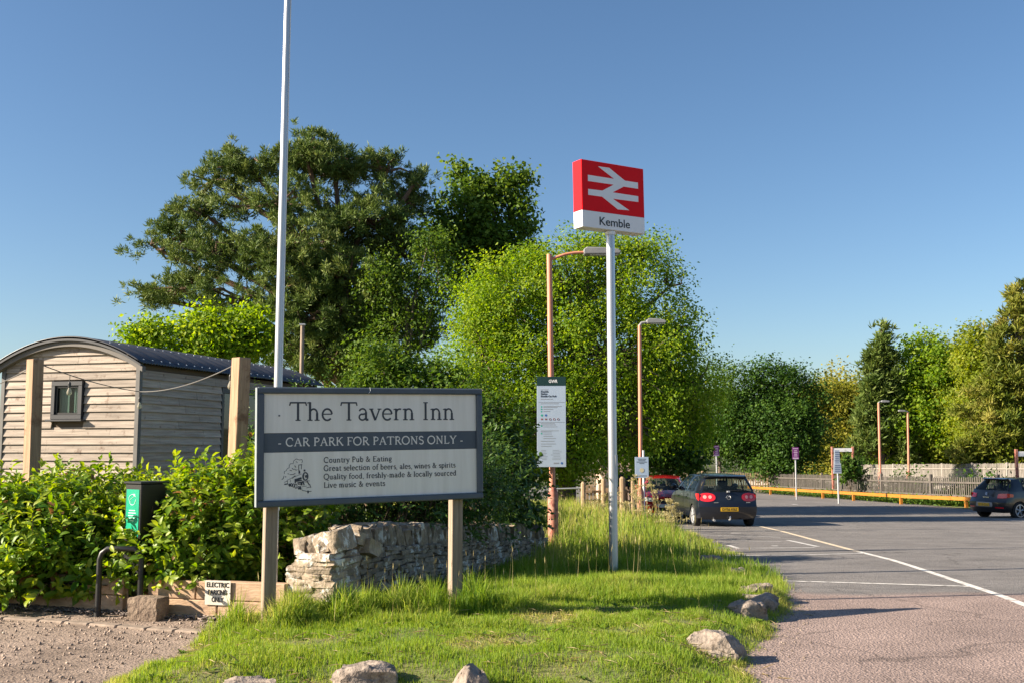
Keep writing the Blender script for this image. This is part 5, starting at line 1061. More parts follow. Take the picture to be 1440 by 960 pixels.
# little notice on the second lamp
nb = at(902.5, 656.5, 25.65); n2 = thing('small_notice', 'small pale blue notice with round emblem on the lamp post by the red car', 'sign', (nb.x, 25.65, nb.z)); kx = 25.65 / 1440
w2, h2 = 19 * kx, 29 * kx
MB().box((0, 0, 0), (w2, .015, h2)).build('panel', mat('blue_notice', (0.36, 0.46, 0.60), (0.33, 0.42, 0.56), 3, rough=.4), n2, bevel=.003)
b = MB()
for i, (l_, v) in enumerate(((.6, .10), (.5, .17), (.75, .24), (.35, .31), (.7, .90))): b.box((0, -.009, h2 / 2 - v * h2), (w2 * l_, .002, .016))
b.build('printing', M_slate, n2); MB().lathe([(.055, -.012), (.055, -.008)], 16, (0, 0, -.01 - .12 * h2), 'y').build('emblem', mat('straw_emblem', (0.50, 0.45, 0.30), rough=.5), n2); MB().box((0, .04, .05), (.08, .07, .03)).build('bracket', M_steel, n2)
a = at(904.5, 634, 25.95); zb = zg(a.x, 25.95); o = thing('marker_post', 'thin white marker post standing right behind the small blue notice', 'post', (a.x, 25.95, zb)); MB().tube([(0, 0, -.1), (0, 0, a.z - zb)], .03, 10).build('shaft', M_white, o, smooth=60); MB().lathe([(.034, a.z - zb), (.03, a.z - zb + .025)], 10).build('cap', M_white, o)

# ------------------------------------------------------------------ cars
M_tyre = mat('tyre', (0.018, 0.018, 0.019), rough=0.85); M_alloy = mat('alloy', (0.50, 0.51, 0.53), rough=0.35, metal=0.6); M_chrome = mat('chrome', (0.7, 0.72, 0.75), rough=0.12, metal=1.0)
M_rlamp = mat('red_lens', (0.55, 0.012, 0.018), rough=0.12, coat=0.6); M_rlamp2 = mat('pink_lens', (0.65, 0.28, 0.26), rough=0.1, coat=0.6); M_hl = mat('clear_lamp', (0.55, 0.60, 0.60), rough=0.12, coat=0.8)
M_carglass = glassmat('car_glass', (0.012, 0.018, 0.02), 0.66); M_trimb = mat('black_trim', (0.015, 0.015, 0.016), rough=0.5); M_yplate = mat('yellow_plate', (0.62, 0.36, 0.012), (0.56, 0.32, 0.01), 9, rough=0.35)
M_seat = mat('seat_cloth', (0.035, 0.035, 0.04), rough=.9); M_amber = mat('amber', (0.6, 0.25, 0.02), rough=.2)
def car(name, label, loc, rz, paint, prof, i_rg, i_ws, W, zb_r, zb_f, wheels, spec, plate=None, zsill=.24):
    # prof: (x, z, half width, plan sweep) from the rear bumper over the roof to the front bumper
    root = thing(name, label, 'car', loc, rz)
    ts = np.array([-1, -.93, -.8, -.55, -.25, 0, .25, .55, .8, .93, 1.0])
    n = len(prof); xm = (prof[0][0] + prof[-1][0]) / 2
    def edge(i): x, z, w, s = prof[i]; return np.array([x + (s if i < n / 2 else -s), w, z])
    crown = [0.0] * n
    for i, p in enumerate(prof):
        crown[i] = .035 if p[1] > 1.2 else (.05 if (prof[i][0] > .8 and p[1] > .7) else 0.0)
    V = []
    for i, (x, z, w, s) in enumerate(prof):
        for t in ts:
            V.append((x + (s if i < n / 2 else -s) * abs(t) ** 2.6, t * w, z - crown[i] * t * t))
    m = len(ts); body, rg, ws = [], [], []
    for i in range(n - 1):
        for j in range(m - 1):
            f = (i * m + j, i * m + j + 1, (i + 1) * m + j + 1, (i + 1) * m + j)
            mid = 1 <= j <= m - 3 + 0
            (rg if (i in i_rg and 1 <= j < m - 2) else ws if (i in i_ws and 1 <= j < m - 2) else body).append(f)
    bodyMB = MB(); bodyMB.add(V, body)
    E = np.array([[edge(i)[0], prof[i][2], prof[i][1] - crown[i]] for i in range(n)])
    ib = max(i_rg) + 1; iw = min(i_ws)
    rear = E[:min(i_rg) + 1]; front = E[max(i_ws) + 1:][::-1]
    def xr(z): return float(np.interp(z, rear[:, 2], rear[:, 0]))
    def wr(z): return float(np.interp(z, rear[:, 2], rear[:, 1]))
    hood = E[max(i_ws) + 1:]
    ff = front[np.argsort(front[:, 2])]
    def xf(z): return float(np.interp(z, ff[:, 2], ff[:, 0]))
    def wf(z): return float(np.interp(z, ff[:, 2], ff[:, 1]))
    xh = hood[np.argsort(hood[:, 0])]
    def belt(x):
        zb = zb_r + (zb_f - zb_r) * np.clip((x - rear[-1][0]) / (hood[0][0] - rear[-1][0]), 0, 1)
        if x > hood[0][0]: zb = min(zb, float(np.interp(x, xh[:, 0], xh[:, 2])))
        return zb
    Wz = lambda z: float(np.interp(z, [.2, .35, .55, .75, .95, 1.05], [W - .035, W - .01, W, W - .003, W - .035, W - .06]))
    nx_, nzz = 150, 11; rw = .345
    for sg_ in (1, -1):
        P = []
        x0, x1 = prof[0][0], prof[-1][0]
        for a in range(nx_):
            s = a / (nx_ - 1); xc = x0 + .1 + (x1 - x0 - .2) * s
            zbm = zsill + .02
            for wx in wheels:
                dd = abs(xc - wx)
                if dd < rw: zbm = max(zbm, .30 + math.sqrt(rw * rw - dd * dd))
            for c in range(nzz):
                zt_ = belt(xc); z = min(zbm, zt_ - .05) + (zt_ - min(zbm, zt_ - .05)) * c / (nzz - 1)
                xr_, xf_ = xr(z), xf(z); x = xr_ + (xf_ - xr_) * s
                er = min(1, (x - xr_) / .42); ef = min(1, (xf_ - x) / .55); er = 1 - (1 - er) ** 2.4; ef = 1 - (1 - ef) ** 2.4
                y = Wz(z); y = wr(z) + (y - wr(z)) * er if s < .5 else wf(z) + (y - wf(z)) * ef
                P.append((x, y * sg_, z))
        bodyMB.grid(P, nx_, nzz)
    # greenhouse sides
    rbx, rbz = rear[-1][0], zb_r; fbx, fbz = hood[0][0], zb_f
    roof = E[ib:iw + 1]
    side_glass = []
    cuts = spec['pillars']                                       # (u0, u1, glass)
    for sg_ in (1, -1):
        def pt(u, v, ins=0.0):
            xb = rbx + (fbx - rbx) * u; xt = roof[0][0] + (roof[-1][0] - roof[0][0]) * u; zt_ = float(np.interp(xt, roof[:, 0], roof[:, 2])); yt = float(np.interp(xt, roof[:, 0], roof[:, 1]))
            zb = belt(xb); yb = Wz(zb) if .03 < u < .97 else (wr(zb) if u <= .03 else hood[0][1])
            yb = Wz(zb) * (1 - max(0, (.12 - u) / .12) ** 2) + wr(zb) * max(0, (.12 - u) / .12) ** 2 if u < .12 else (Wz(zb) * (1 - max(0, (u - .88) / .12) ** 2) + hood[0][1] * max(0, (u - .88) / .12) ** 2 if u > .88 else Wz(zb))
            bul = .03 * math.sin(math.pi * v)
            return (xb + (xt - xb) * v, (yb + (yt - yb) * v + bul - ins) * sg_, zb + (zt_ - zb) * v)
        for (u0, u1, gl) in cuts:
            nu_, nv_ = 7, 6; us = np.linspace(u0, u1, nu_)
            if gl:
                for (va, vb, tgt) in ((0, .06, bodyMB), (.06, .93, None), (.93, 1, bodyMB)):
                    P = [pt(u, v, .006 if tgt is None else 0) for u in us for v in np.linspace(va, vb, nv_)]
                    if tgt is not None: tgt.grid(P, nu_, nv_)
                    else: side_glass.append((P, nu_, nv_))
            else:
                bodyMB.grid([pt(u, v) for u in us for v in np.linspace(0, 1, nv_)], nu_, nv_)
    bo = bodyMB.build('body', paint, root, smooth=32)
    b = MB(); b.add(V, rg); b.build('rear_window', M_carglass, root, smooth=40)
    b = MB(); b.add(V, ws); b.build('windscreen', M_carglass, root, smooth=40)
    for P, a_, c_ in side_glass: MB().grid(P, a_, c_).build('side_window', M_carglass, root, smooth=40)
    u = MB(); L0, L1 = prof[0][0] + .25, prof[-1][0] - .25
    u.box(((L0 + L1) / 2, 0, .36), (L1 - L0, 1.1, .26)); u.box(((wheels[0] + wheels[1]) / 2, 0, .36), (wheels[1] - wheels[0] - .75, W * 2 - .12, .22)); u.box((prof[0][0] + .30, 0, .42), (.26, W * 2 - .35, .3)); u.box((prof[-1][0] - .35, 0, .42), (.3, W * 2 - .35, .3)); u.box(((L0 + L1) / 2, 0, .72), (L1 - L0 - .5, W * 2 - .5, .04))
    u.build('underbody', M_trimb, root)
    for wx in wheels:
        for sg_ in (1, -1):
            y = sg_ * (W - .115); r = .312
            MB().lathe([(.19, -.09), (.27, -.10), (r - .012, -.085), (r, -.06), (r, .06), (r - .012, .085), (.27, .10), (.215, .095)], 36, (wx, y, r), 'y', False).build('tyre', M_tyre, (wl_ := link('wheel', bpy.data.meshes.new('wheel'), None, root)), smooth=35)
            b = MB(); b.lathe([(.04, .0), (.21, .0), (.21, -.03), (.04, -.03)], 28, (wx, y + sg_ * .03, r), 'y')
            wl_.data = b_me(b); wl_.data.materials.append(M_trimb)
            b = MB(); b.lathe([(.195, 0), (.222, .012), (.222, -.02), (.195, -.02)], 32, (wx, y + sg_ * .088, r), 'y', False)
            b.lathe([(.045, -.01), (.05, .012), (.02, .02)], 16, (wx, y + sg_ * .078, r), 'y')
            for k in range(spec.get('spokes', 7)):
                a = 2 * math.pi * k / spec.get('spokes', 7) + .2
                for da in (-.13, .13):
                    c0 = Vector((wx + .04 * math.cos(a), y + sg_ * .085, r + .04 * math.sin(a))); c1 = Vector((wx + .205 * math.cos(a + da), y + sg_ * .078, r + .205 * math.sin(a + da))); b.tube([c0, c1], [.017, .013], 6)
            b.build('rim', M_alloy, wl_, smooth=40)
    # interior
    s = MB()
    for y in (-.37, .37):
        s.box((.10, y, .78), (.14, .46, .62)); s.box((.08, y, 1.17), (.09, .24, .16)); s.box((.35, y, .52), (.5, .46, .14))
    for y in (-.42, 0, .42): s.box((-.95, y, 1.06), (.08, .22, .13))
    s.box((-.9, 0, .78), (.14, 1.2, .5)); s.box((.95, 0, .86), (.25, 1.25, .16))
    s.build('seats', M_seat, root, bevel=.03)
    # surface finders
    R_ = [(prof[i][0], prof[i][1], prof[i][2], prof[i][3]) for i in range(min(i_rg) + 1)]
    def rp(y, z, off=.012):
        zs = [q[1] for q in R_]; x = np.interp(z, zs, [q[0] for q in R_]); w_ = np.interp(z, zs, [q[2] for q in R_]); s_ = np.interp(z, zs, [q[3] for q in R_])
        return (float(x + s_ * min(1, abs(y) / w_) ** 2.6 - off), y, z)
    def patch(fn, u0, u1, v0, v1, round_=.5, n_=9):
        P = []
        for i in range(n_):
            for j in range(n_):
                a, c = -1 + 2 * i / (n_ - 1), -1 + 2 * j / (n_ - 1); aa, cc = a * math.sqrt(1 - round_ * c * c / 2), c * math.sqrt(1 - round_ * a * a / 2)
                P.append(fn((u0 + u1) / 2 + (u1 - u0) / 2 * aa, (v0 + v1) / 2 + (v1 - v0) / 2 * cc))
        return P
    spec['detail'](root, rp, patch, locals())
    for sg_ in (1, -1):
        mr = MB(); mr.lathe([(.02, -.05), (.085, -.03), (.10, .02), (.06, .07)], 14, (0, 0, 0)); xm_ = fbx - .38
        vs = [(xm_ + v[2] * .9, sg_ * (W + .085) + v[0] * 1.1, belt(xm_) + .075 + v[1] * .85) for v in mr.v]
        q = MB(); q.add(vs, mr.f); q.tube([(xm_ + .02, sg_ * (W - .06), belt(xm_) + .04), (xm_, sg_ * (W + .03), belt(xm_) + .05)], .025, 6); q.build('mirror', paint, root, smooth=50)
        for hx in spec.get('handles', ()): MB().box((hx, sg_ * (W - .002), .80), (.19, .03, .03)).build('door_handle', paint if not spec.get('chrome') else M_chrome, root, bevel=.008)
        for hx in spec.get('gaps', ()):
            g_ = MB(); 
            for z in np.arange(.34, belt(hx) - .02, .06): g_.box((hx + .1 * max(0, (.5 - z)), sg_ * (Wz(z) + .0005), z + .03), (.008, .004, .062))
            g_.build('door_seam', M_trimb, root)
    return root
def b_me(b):
    me = bpy.data.meshes.new('wheel'); me.from_pydata(b.v, [], b.f); me.update(); return me
M_navy = mat('dark_navy_paint', (0.006, 0.008, 0.014), rough=0.3, coat=.7, spec=.4); M_charc = mat('dark_grey_paint', (0.010, 0.0095, 0.011), rough=0.3, coat=.7, spec=.4); M_redp = mat('red_paint', (0.42, 0.008, 0.012), rough=0.22, coat=1.0)
G1 = [(-1.98, .23, .74, .10), (-2.06, .33, .79, .12), (-2.08, .46, .81, .13), (-2.085, .58, .82, .14), (-2.04, .64, .82, .14), (-2.02, .80, .82, .15), (-1.985, .955, .785, .15), (-1.965, .985, .77, .15), (-1.76, 1.36, .60, .09), (-1.74, 1.40, .60, .08), (-1.80, 1.425, .59, .03), (-1.78, 1.445, .585, .03), (-1.3, 1.478, .595, .0), (-.5, 1.485, .60, 0), (.1, 1.465, .595, 0), (.42, 1.42, .575, .0), (1.20, 1.00, .70, .06), (1.62, .925, .70, .07), (1.95, .80, .68, .12), (2.06, .66, .70, .16), (2.12, .5, .74, .20), (2.10, .32, .74, .2), (2.0, .22, .72, .16)]
PIL = [(0, .13, False), (.13, .40, True), (.40, .455, False), (.455, .80, True), (.80, .835, False), (.835, .955, True), (.955, 1.0, False)]
def golf_detail(root, rp, patch, L):
    for s in (1, -1):
        la = MB().grid(patch(lambda y, z: rp(y, z, .014), s * .37, s * .82, .725, .965, .9), 9, 9).build('tail_lamp', M_rlamp, root, smooth=60)
        for c, r in ((.52, .047), (.66, .05)): MB().grid(patch(lambda y, z: rp(y, z, .022), s * (c - r), s * (c + r), .855 - r, .855 + r, 1.0, 7), 7, 7).build('bulb_ring', M_rlamp2, la, smooth=60)
        MB().grid([(-1.90 + .27 * u, s * (.815 + .032 * math.sin(min(1, u * 1.4) * 1.57)), .755 + .19 * v) for u in np.linspace(0, 1, 6) for v in np.linspace(0, 1, 4)], 6, 4).build('lamp_side', M_rlamp, la, smooth=60)
        for k, (y, l_) in enumerate(((.36, .13), (-.56, .12))):
            if s == 1: x_, _, z_ = rp(y, .70, .01); MB().box((x_, y, .70), (.006, l_, .02)).build('badge', M_chrome, root)
    x_, _, z_ = rp(0, .535, .008); plate_(root, x_, .515, 'DY56 KBZ')
    x_, _, _ = rp(0, .845, .006)
    b = MB()
    ring = [(x_ - .012 - .0, .062 * math.cos(t), .845 + .062 * math.sin(t)) for t in np.linspace(0, 2 * math.pi, 25)]; b.tube(ring, .0075, 6, False)
    for pts in ([(-.026, .05), (0, .006), (.026, .05)], [(-.052, .022), (-.028, -.045), (0, .002), (.028, -.045), (.052, .022)]): b.tube([(x_ - .012, p[0], .845 + p[1]) for p in pts], .0065, 6)
    b.build('emblem', M_chrome, root)
    MB().tube([(-1.965 - .03, -.02, 1.0), (-1.965, -.03, 1.03), (-1.95, -.40, 1.02)], [.02, .012, .008], 6).build('rear_wiper', M_trimb, root)
    MB().box((-2.0, .0, 1.0), (.05, .09, .05)).build('washer_cover', M_steel, root, bevel=.01)
    b = MB(); b.add([(-1.70, -.58, 1.455), (-1.70, .58, 1.455), (-1.87, .54, 1.425), (-1.87, -.54, 1.425), (-1.70, -.58, 1.40), (-1.70, .58, 1.40), (-1.86, .54, 1.405), (-1.86, -.54, 1.405)], [(0, 1, 2, 3), (7, 6, 5, 4), (3, 2, 6, 7), (0, 3, 7, 4), (1, 5, 6, 2), (0, 4, 5, 1)]).build('spoiler', M_navy, root, bevel=.008)
    MB().tube([(-1.95, -.0, .25), (-2.06, .0, .22), (-2.14, .0, .24), (-2.15, 0, .30)], .022, 8).build('tow_bar', M_steel, root); MB().lathe([(.01, .28), (.028, .30), (.01, .335)], 10, (-2.15, 0, 0)).build('tow_ball', M_chrome, root)
    MB().tube([(-1.8, .42, .22), (-2.05, .42, .21)], .03, 10).build('exhaust_pipe', M_steel, root)
    MB().tube([(-1.55, 0, 1.47), (-1.72, 0, 1.60)], .006, 6).build('aerial', M_trimb, root)
def plate_(root, x, z, txt, w_=.50, h_=.11, tilt=0):
    p = MB().box((x - .008, 0, z), (.012, w_, h_)).build('number_plate', M_yplate, root, bevel=.004)
    t = word('plate_lettering', txt, M_black, p, x - .0145, z - .036, 0, .10, width=w_ * .84, rot=(R(90), 0, R(-90)), bold=.001); t.location = (x - .0145, 0, z - .034)
gl = G(1017, 738.5); YG = 28.9; gx_ = at(1019, 690, YG).x
car('parked_hatchback', 'dark navy hatchback parked in the marked bays, seen from behind with a yellow plate', (gx_, YG + 2.08, zr(YG + 1)), R(90) + R(3.5), M_navy, G1, {7}, {15}, .878, .955, .985, (-1.30, 1.29), dict(pillars=PIL, detail=golf_detail, spokes=8, handles=(-.52, .45), gaps=(-.2, .95, -1.05)))
I1 = [(-1.92, .24, .70, .10), (-2.00, .34, .77, .14), (-2.03, .48, .79, .16), (-2.02, .60, .80, .16), (-1.95, .66, .80, .15), (-1.88, .82, .80, .15), (-1.82, .98, .77, .14), (-1.80, 1.01, .75, .13), (-1.42, 1.345, .575, .07), (-1.40, 1.38, .57, .06), (-1.44, 1.405, .565, .03), (-1.40, 1.42, .56, .03), (-1.0, 1.44, .575, 0), (-.4, 1.445, .58, 0), (.15, 1.42, .575, 0), (.5, 1.36, .55, 0), (1.25, .98, .68, .06), (1.6, .90, .68, .08), (1.9, .78, .66, .13), (2.0, .64, .68, .17), (2.04, .5, .72, .2), (2.02, .32, .72, .2), (1.93, .23, .70, .16)]
def ibiza_detail(root, rp, patch, L):
    for s in (1, -1):
        la = MB().grid(patch(lambda y, z: rp(y, z + .05 * (abs(y) - .55), .014), s * .46, s * .79, .74, .90, .35), 9, 9).build('tail_lamp', M_rlamp, root, smooth=60)
        MB().grid([(-1.78 + .26 * u, s * (.80 + .035 * math.sin(min(1, u * 1.5) * 1.57)), .765 + (.15 - .06 * u) * v + .03 * u) for u in np.linspace(0, 1, 6) for v in np.linspace(0, 1, 4)], 6, 4).build('lamp_side', M_rlamp, la, smooth=60)
        MB().grid(patch(lambda y, z: rp(y, z, .012), s * .46, s * .74, .40, .44, .1), 9, 9).build('reflector', M_rlamp, root, smooth=60)
    x_, _, _ = rp(0, .52, .008); plate_(root, x_, .515, 'EY10 CLU')
    MB().grid(patch(lambda y, z: rp(y, z, .006), -.36, .36, .43, .60, .25), 9, 9).build('plate_recess', mat('silver_recess', (.22, .22, .23), rough=.4), root, smooth=60)
    x_, _, _ = rp(0, .87, .008); b = MB()
    for pts in ([(.045, .03), (-.03, .045), (-.045, .012), (.045, -.012), (.03, -.045), (-.045, -.03)],): b.tube([(x_ - .01, -p[0], .885 + p[1]) for p in pts], .012, 6)
    b.build('emblem', M_chrome, root); b = MB()
    for k in range(5): b.box((rp(.11 - .055 * k, .765, .008)[0], .11 - .055 * k, .765), (.006, .034, .028))
    b.build('badge', M_chrome, root)
    MB().box((-1.455, 0, 1.408), (.02, .36, .025)).build('brake_lamp', M_rlamp, root, bevel=.004)
    b = MB(); b.add([(-1.38, -.55, 1.43), (-1.38, .55, 1.43), (-1.53, .50, 1.405), (-1.53, -.50, 1.405), (-1.38, -.55, 1.385), (-1.38, .55, 1.385), (-1.52, .50, 1.388), (-1.52, -.50, 1.388)], [(0, 1, 2, 3), (7, 6, 5, 4), (3, 2, 6, 7), (0, 3, 7, 4), (1, 5, 6, 2), (0, 4, 5, 1)]).build('spoiler', M_charc, root, bevel=.008)
    MB().tube([(-1.79, .02, 1.02), (-1.75, -.02, 1.06), (-1.71, -.32, 1.07)], [.02, .012, .008], 6).build('rear_wiper', M_trimb, root)
PIL2 = [(0, .22, False), (.22, .46, True), (.46, .52, False), (.52, .955, True), (.955, 1.0, False)]
q = G(1387, 727); ihead = R(22)
car('parked_hatchback', 'dark grey hatchback by the yellow rail, cut off by the frame edge', (q.x + .0 + 2.0 * math.cos(ihead), q.y + .1 + 2.0 * math.sin(ihead), zr(q.y + 1.6)), ihead, M_charc, I1, {7}, {15}, .85, .985, .97, (-1.24, 1.23), dict(pillars=PIL2, detail=ibiza_detail, spokes=5, handles=(-.2,), gaps=(-.42, 1.0)))
def red_detail(root, rp, patch, L):
    F_ = I1[16:]
    def fp(y, z, off=.012):
        zs = [p[1] for p in F_][::-1]; f = lambda k: float(np.interp(z, zs, [p[k] for p in F_][::-1])); return (f(0) - f(3) * min(1, abs(y) / f(2)) ** 2.6 + off, y, z)
    for s in (1, -1):
        MB().grid(patch(lambda y, z: fp(y, z + .06 * (abs(y) - .5)), s * .38, s * .68, .62, .75, .4), 9, 9).build('headlight', M_hl, root, smooth=60)
        MB().grid(patch(lambda y, z: fp(y, z), s * .45, s * .62, .32, .40, .8), 7, 7).build('fog_lamp', M_hl, root, smooth=60)
    MB().grid(patch(lambda y, z: fp(y, z), -.33, .33, .56, .68, .2), 9, 9).build('grille', M_trimb, root, smooth=60)
    MB().grid(patch(lambda y, z: fp(y, z), -.4, .4, .3, .42, .2), 9, 9).build('air_intake', M_trimb, root, smooth=60)
    MB().box((fp(0, .49)[0], 0, .49), (.012, .5, .11)).build('number_plate', M_wh, root, bevel=.004)
YR = 34.6; rx_ = at(945, 690, YR).x
car('parked_hatchback', 'bright red hatchback facing us, half hidden by the navy car and grass', (rx_, YR + 2.0, zr(YR + 1)), R(-90) - R(7), M_redp, I1, {7}, {15}, .85, .985, .97, (-1.24, 1.23), dict(pillars=PIL, detail=red_detail, spokes=5, handles=(-.5, .4), gaps=(-.42, 1.0)))

# ------------------------------------------------------------------ rail and fences beyond the car park
M_yrail = mat('yellow_timber_rail', (0.32, 0.115, 0.009), (0.42, 0.17, 0.014), 2, (1, 1, 6), rough=0.6, third=(0.22, 0.10, 0.03), tscale=2.5, tlo=.58, thi=.7)
M_fence = mat('shaded_pale', (0.06, 0.053, 0.047), (0.12, 0.105, 0.092), 2, (6, 6, .6), rough=0.9, island=.25); M_fence_lt = mat('sunlit_pale', (0.19, 0.17, 0.148), (0.28, 0.255, 0.225), 2, (6, 6, .6), rough=0.9, island=.22)  # near fence's shade and far fence's sunlight put into the timber colours
M_fence_tan = mat('tan_pale', (0.25, 0.17, 0.10), (0.37, 0.265, 0.165), 2, (6, 6, .6), rough=0.9, island=.25)  # brown pickets; far-end fence carries its golden sunlight in this colour
def along(pts, step):
    out = []; 
    for a, c in zip(pts, pts[1:]):
        n_ = max(1, int((c - a).length / step))
        for i in range(n_): out.append((a.lerp(c, i / n_), math.atan2((c - a).y, (c - a).x)))
    out.append((pts[-1], math.atan2((pts[-1] - pts[-2]).y, (pts[-1] - pts[-2]).x))); return out
RL = [G(1470, 719), G(1360, 713.5), G(1268, 708.5), G(1201, 703.5), G(1120, 697.5), G(1052, 692.5)]
rl = thing('yellow_rail', 'long low yellow timber rail on short posts along the car park edge', 'rail', tuple(RL[0])); b = MB(); o0 = RL[0].copy()
for i, (a, c) in enumerate(zip(RL, RL[1:])):
    d_ = c - a; n_ = max(1, round(d_.length / 4.5))
    for k in range(n_):
        p0, p1 = a.lerp(c, k / n_) - o0, a.lerp(c, (k + 1) / n_) - o0; m_ = (p0 + p1) / 2; an = math.atan2(d_.y, d_.x); tl = math.asin((p1.z - p0.z) / (p1 - p0).length)
        MB().box((m_.x, m_.y, m_.z + .42), ((p1 - p0).length - .02, .10, .17), Matrix.Rotation(an, 3, 'Z') @ Matrix.Rotation(-tl, 3, 'Y')).build('rail', M_yrail, rl, bevel=.006)
        MB().box((p0.x + .02, p0.y + .12, p0.z + .2), (.14, .12, .44)).build('post', M_yrail, rl, bevel=.006)
def pale_fence(label, pts, h, m_, gap, pw, post_every, dz=0.0, group=None, rails=(.35, .8), rnd=.02, cap=0.12):
    o0 = pts[0].copy(); f = thing('pale_fence', label, 'fence', tuple(o0), 0, group); b = MB(); g_ = random.Random(len(label)); al = along(pts, gap)
    for p, an in al:
        q = p - o0; hh = h + g_.uniform(-rnd, rnd); M3 = Matrix.Rotation(an + g_.uniform(-.06, .06), 3, 'Z'); vs = []
        for z, w_ in ((.04, pw), (hh - .05, pw), (hh, pw * .25)):
            for sx, sy in ((-1, -1), (1, -1), (1, 1), (-1, 1)): v = M3 @ Vector((sx * w_ / 2, sy * .011, z)); vs.append((q.x + v.x, q.y + v.y, q.z + dz + v.z))
        b.add(vs, [(0, 1, 5, 4), (1, 2, 6, 5), (2, 3, 7, 6), (3, 0, 4, 7), (4, 5, 9, 8), (5, 6, 10, 9), (6, 7, 11, 10), (7, 4, 8, 11), (8, 9, 10, 11)])
    b.build('pales', m_, f); 
    al2 = along(pts, post_every)
    for (p0, a0), (p1, _) in zip(al2, al2[1:]):
        q0, q1 = p0 - o0, p1 - o0; mm = (q0 + q1) / 2; an = math.atan2((q1 - q0).y, (q1 - q0).x); nn_ = Vector((-math.sin(an), math.cos(an), 0)) * .045; tl = math.asin((q1.z - q0.z) / (q1 - q0).length)
        for r_ in rails: MB().box((mm.x + nn_.x, mm.y + nn_.y, mm.z + dz + r_ * h), ((q1 - q0).length - .12, .05, .09), Matrix.Rotation(an, 3, 'Z') @ Matrix.Rotation(-tl, 3, 'Y')).build('rail', m_, f)
    for p, an in al2:
        q = p - o0; MB().box((q.x, q.y, q.z + dz + (h + cap) / 2 - .1), (.14, .14, h + cap + .2), Matrix.Rotation(an, 3, 'Z')).build('post', m_, f, bevel=.02)
    return f
def shift(p, dx, dy=0, dz=0): return Vector((p.x + dx, p.y + dy, zr(p.y + dy) + dz))
FN = [shift(RL[0], 1.5, 3), shift(RL[1], 1.5), shift(RL[2], 1.55), shift(RL[3], 1.6), shift(RL[4], 1.7), shift(RL[5], 1.8, .5)]
pale_fence('weathered grey pale fence with stout posts just behind the yellow rail', FN, 1.42, M_fence, .155, .075, 4.2)
FE = FN[-1]; FB = [FE + Vector((-.1, .4, 0)), Vector((FE.x - 5, FE.y + .5, FE.z)), Vector((FE.x - 14, FE.y + 1, FE.z))]
pale_fence('sunlit tan pale fence across the far end of the car park behind the navy hatchback', FB, 1.5, M_fence_tan, .18, .09, 4.0)
# platforms and the far fence
M_plat = mat('platform_concrete', (0.20, 0.185, 0.165), (0.28, 0.26, 0.235), 2, rough=.9); M_bal = mat('ballast', (0.12, 0.10, 0.085), (0.22, 0.185, 0.16), 12, rough=1, bump=1)
def slab(name, x0, x1, y0, y1, zt_, m_):
    b = MB(); P = []
    for y in (y0, 45, y1): P += [(x0, y, zr(y) + zt_), (x1, y, zr(y) + zt_)]
    b.add(P, [(0, 1, 3, 2), (2, 3, 5, 4)]); b.add([(p[0], p[1], p[2] - 1.4) for p in P], [(1, 0, 2, 3), (3, 2, 4, 5)]); b.add(P + [(p[0], p[1], p[2] - 1.4) for p in P], [(0, 2, 8, 6), (2, 4, 10, 8), (1, 7, 9, 3), (3, 9, 11, 5), (0, 6, 7, 1)])
    o = b.build(name, m_); o['kind'] = 'structure'; return o
slab('platform', 23.6, 27.0, 30, 110, .55, M_plat); slab('platform', 31.4, 37, 30, 112, .55, M_plat)
o = MB().grid([(x, y, zr(y) + .02) for x in (27.0, 31.4) for y in (30, 45, 110)], 2, 3).build('track_bed', M_bal); o['kind'] = 'structure'
o = MB().grid([(x, y, zr(y) + .05) for x in (20.0, 23.6) for y in (20, 45, 110)], 2, 3)
g = np.random.default_rng(91); n = 16000; t = g.random(n); ii_ = np.minimum((t * 5).astype(int), 4); A_ = np.array([(p.x, p.y, p.z) for p in FN]); Pq = A_[ii_] + (A_[ii_ + 1] - A_[ii_]) * (t * 5 - ii_)[:, None]
Pq[:, 0] += .35 + np.abs(g.normal(0, .7, n)); Pq[:, 2] += np.abs(g.normal(0, .5, n)) * (1 + .5 * np.sin(Pq[:, 1] * .9)); leaf_cards('bank_undergrowth', Pq, unit(g.normal(size=(n, 3)) + [0, 0, .6]), g.normal(size=(n, 3)), g.uniform(.12, .26, n), .6, L_dark, None, g.random(n))['kind'] = 'stuff'
n = 9000; t = g.random(n); ii_ = np.minimum((t * 5).astype(int), 4); Pq = A_[ii_] + (A_[ii_ + 1] - A_[ii_]) * (t * 5 - ii_)[:, None]; Pq[:, 0] -= np.abs(g.normal(.25, .45, n)); Pq[:, 2] += np.abs(g.normal(0, .16, n)); leaf_cards('weeds', Pq, unit(g.normal(size=(n, 3)) + [0, 0, .4]), g.normal(size=(n, 3)) + [0, 0, 1.2], g.uniform(.1, .25, n), .4, L_mid, None, g.random(n))['kind'] = 'stuff'
vg = sheet('bank_strip', [20.7, 23.6], [15, 11 + 34, 110], M_soil, .01)
FF = [Vector((36, y, zr(y) + .55)) for y in (44, 60, 75, 92, 108)]
pale_fence('bleached pale fence along the back of the far platform, in full sun', FF, 1.65, M_fence_lt, .20, .115, 4.5, rails=(.3, .75), cap=.05)

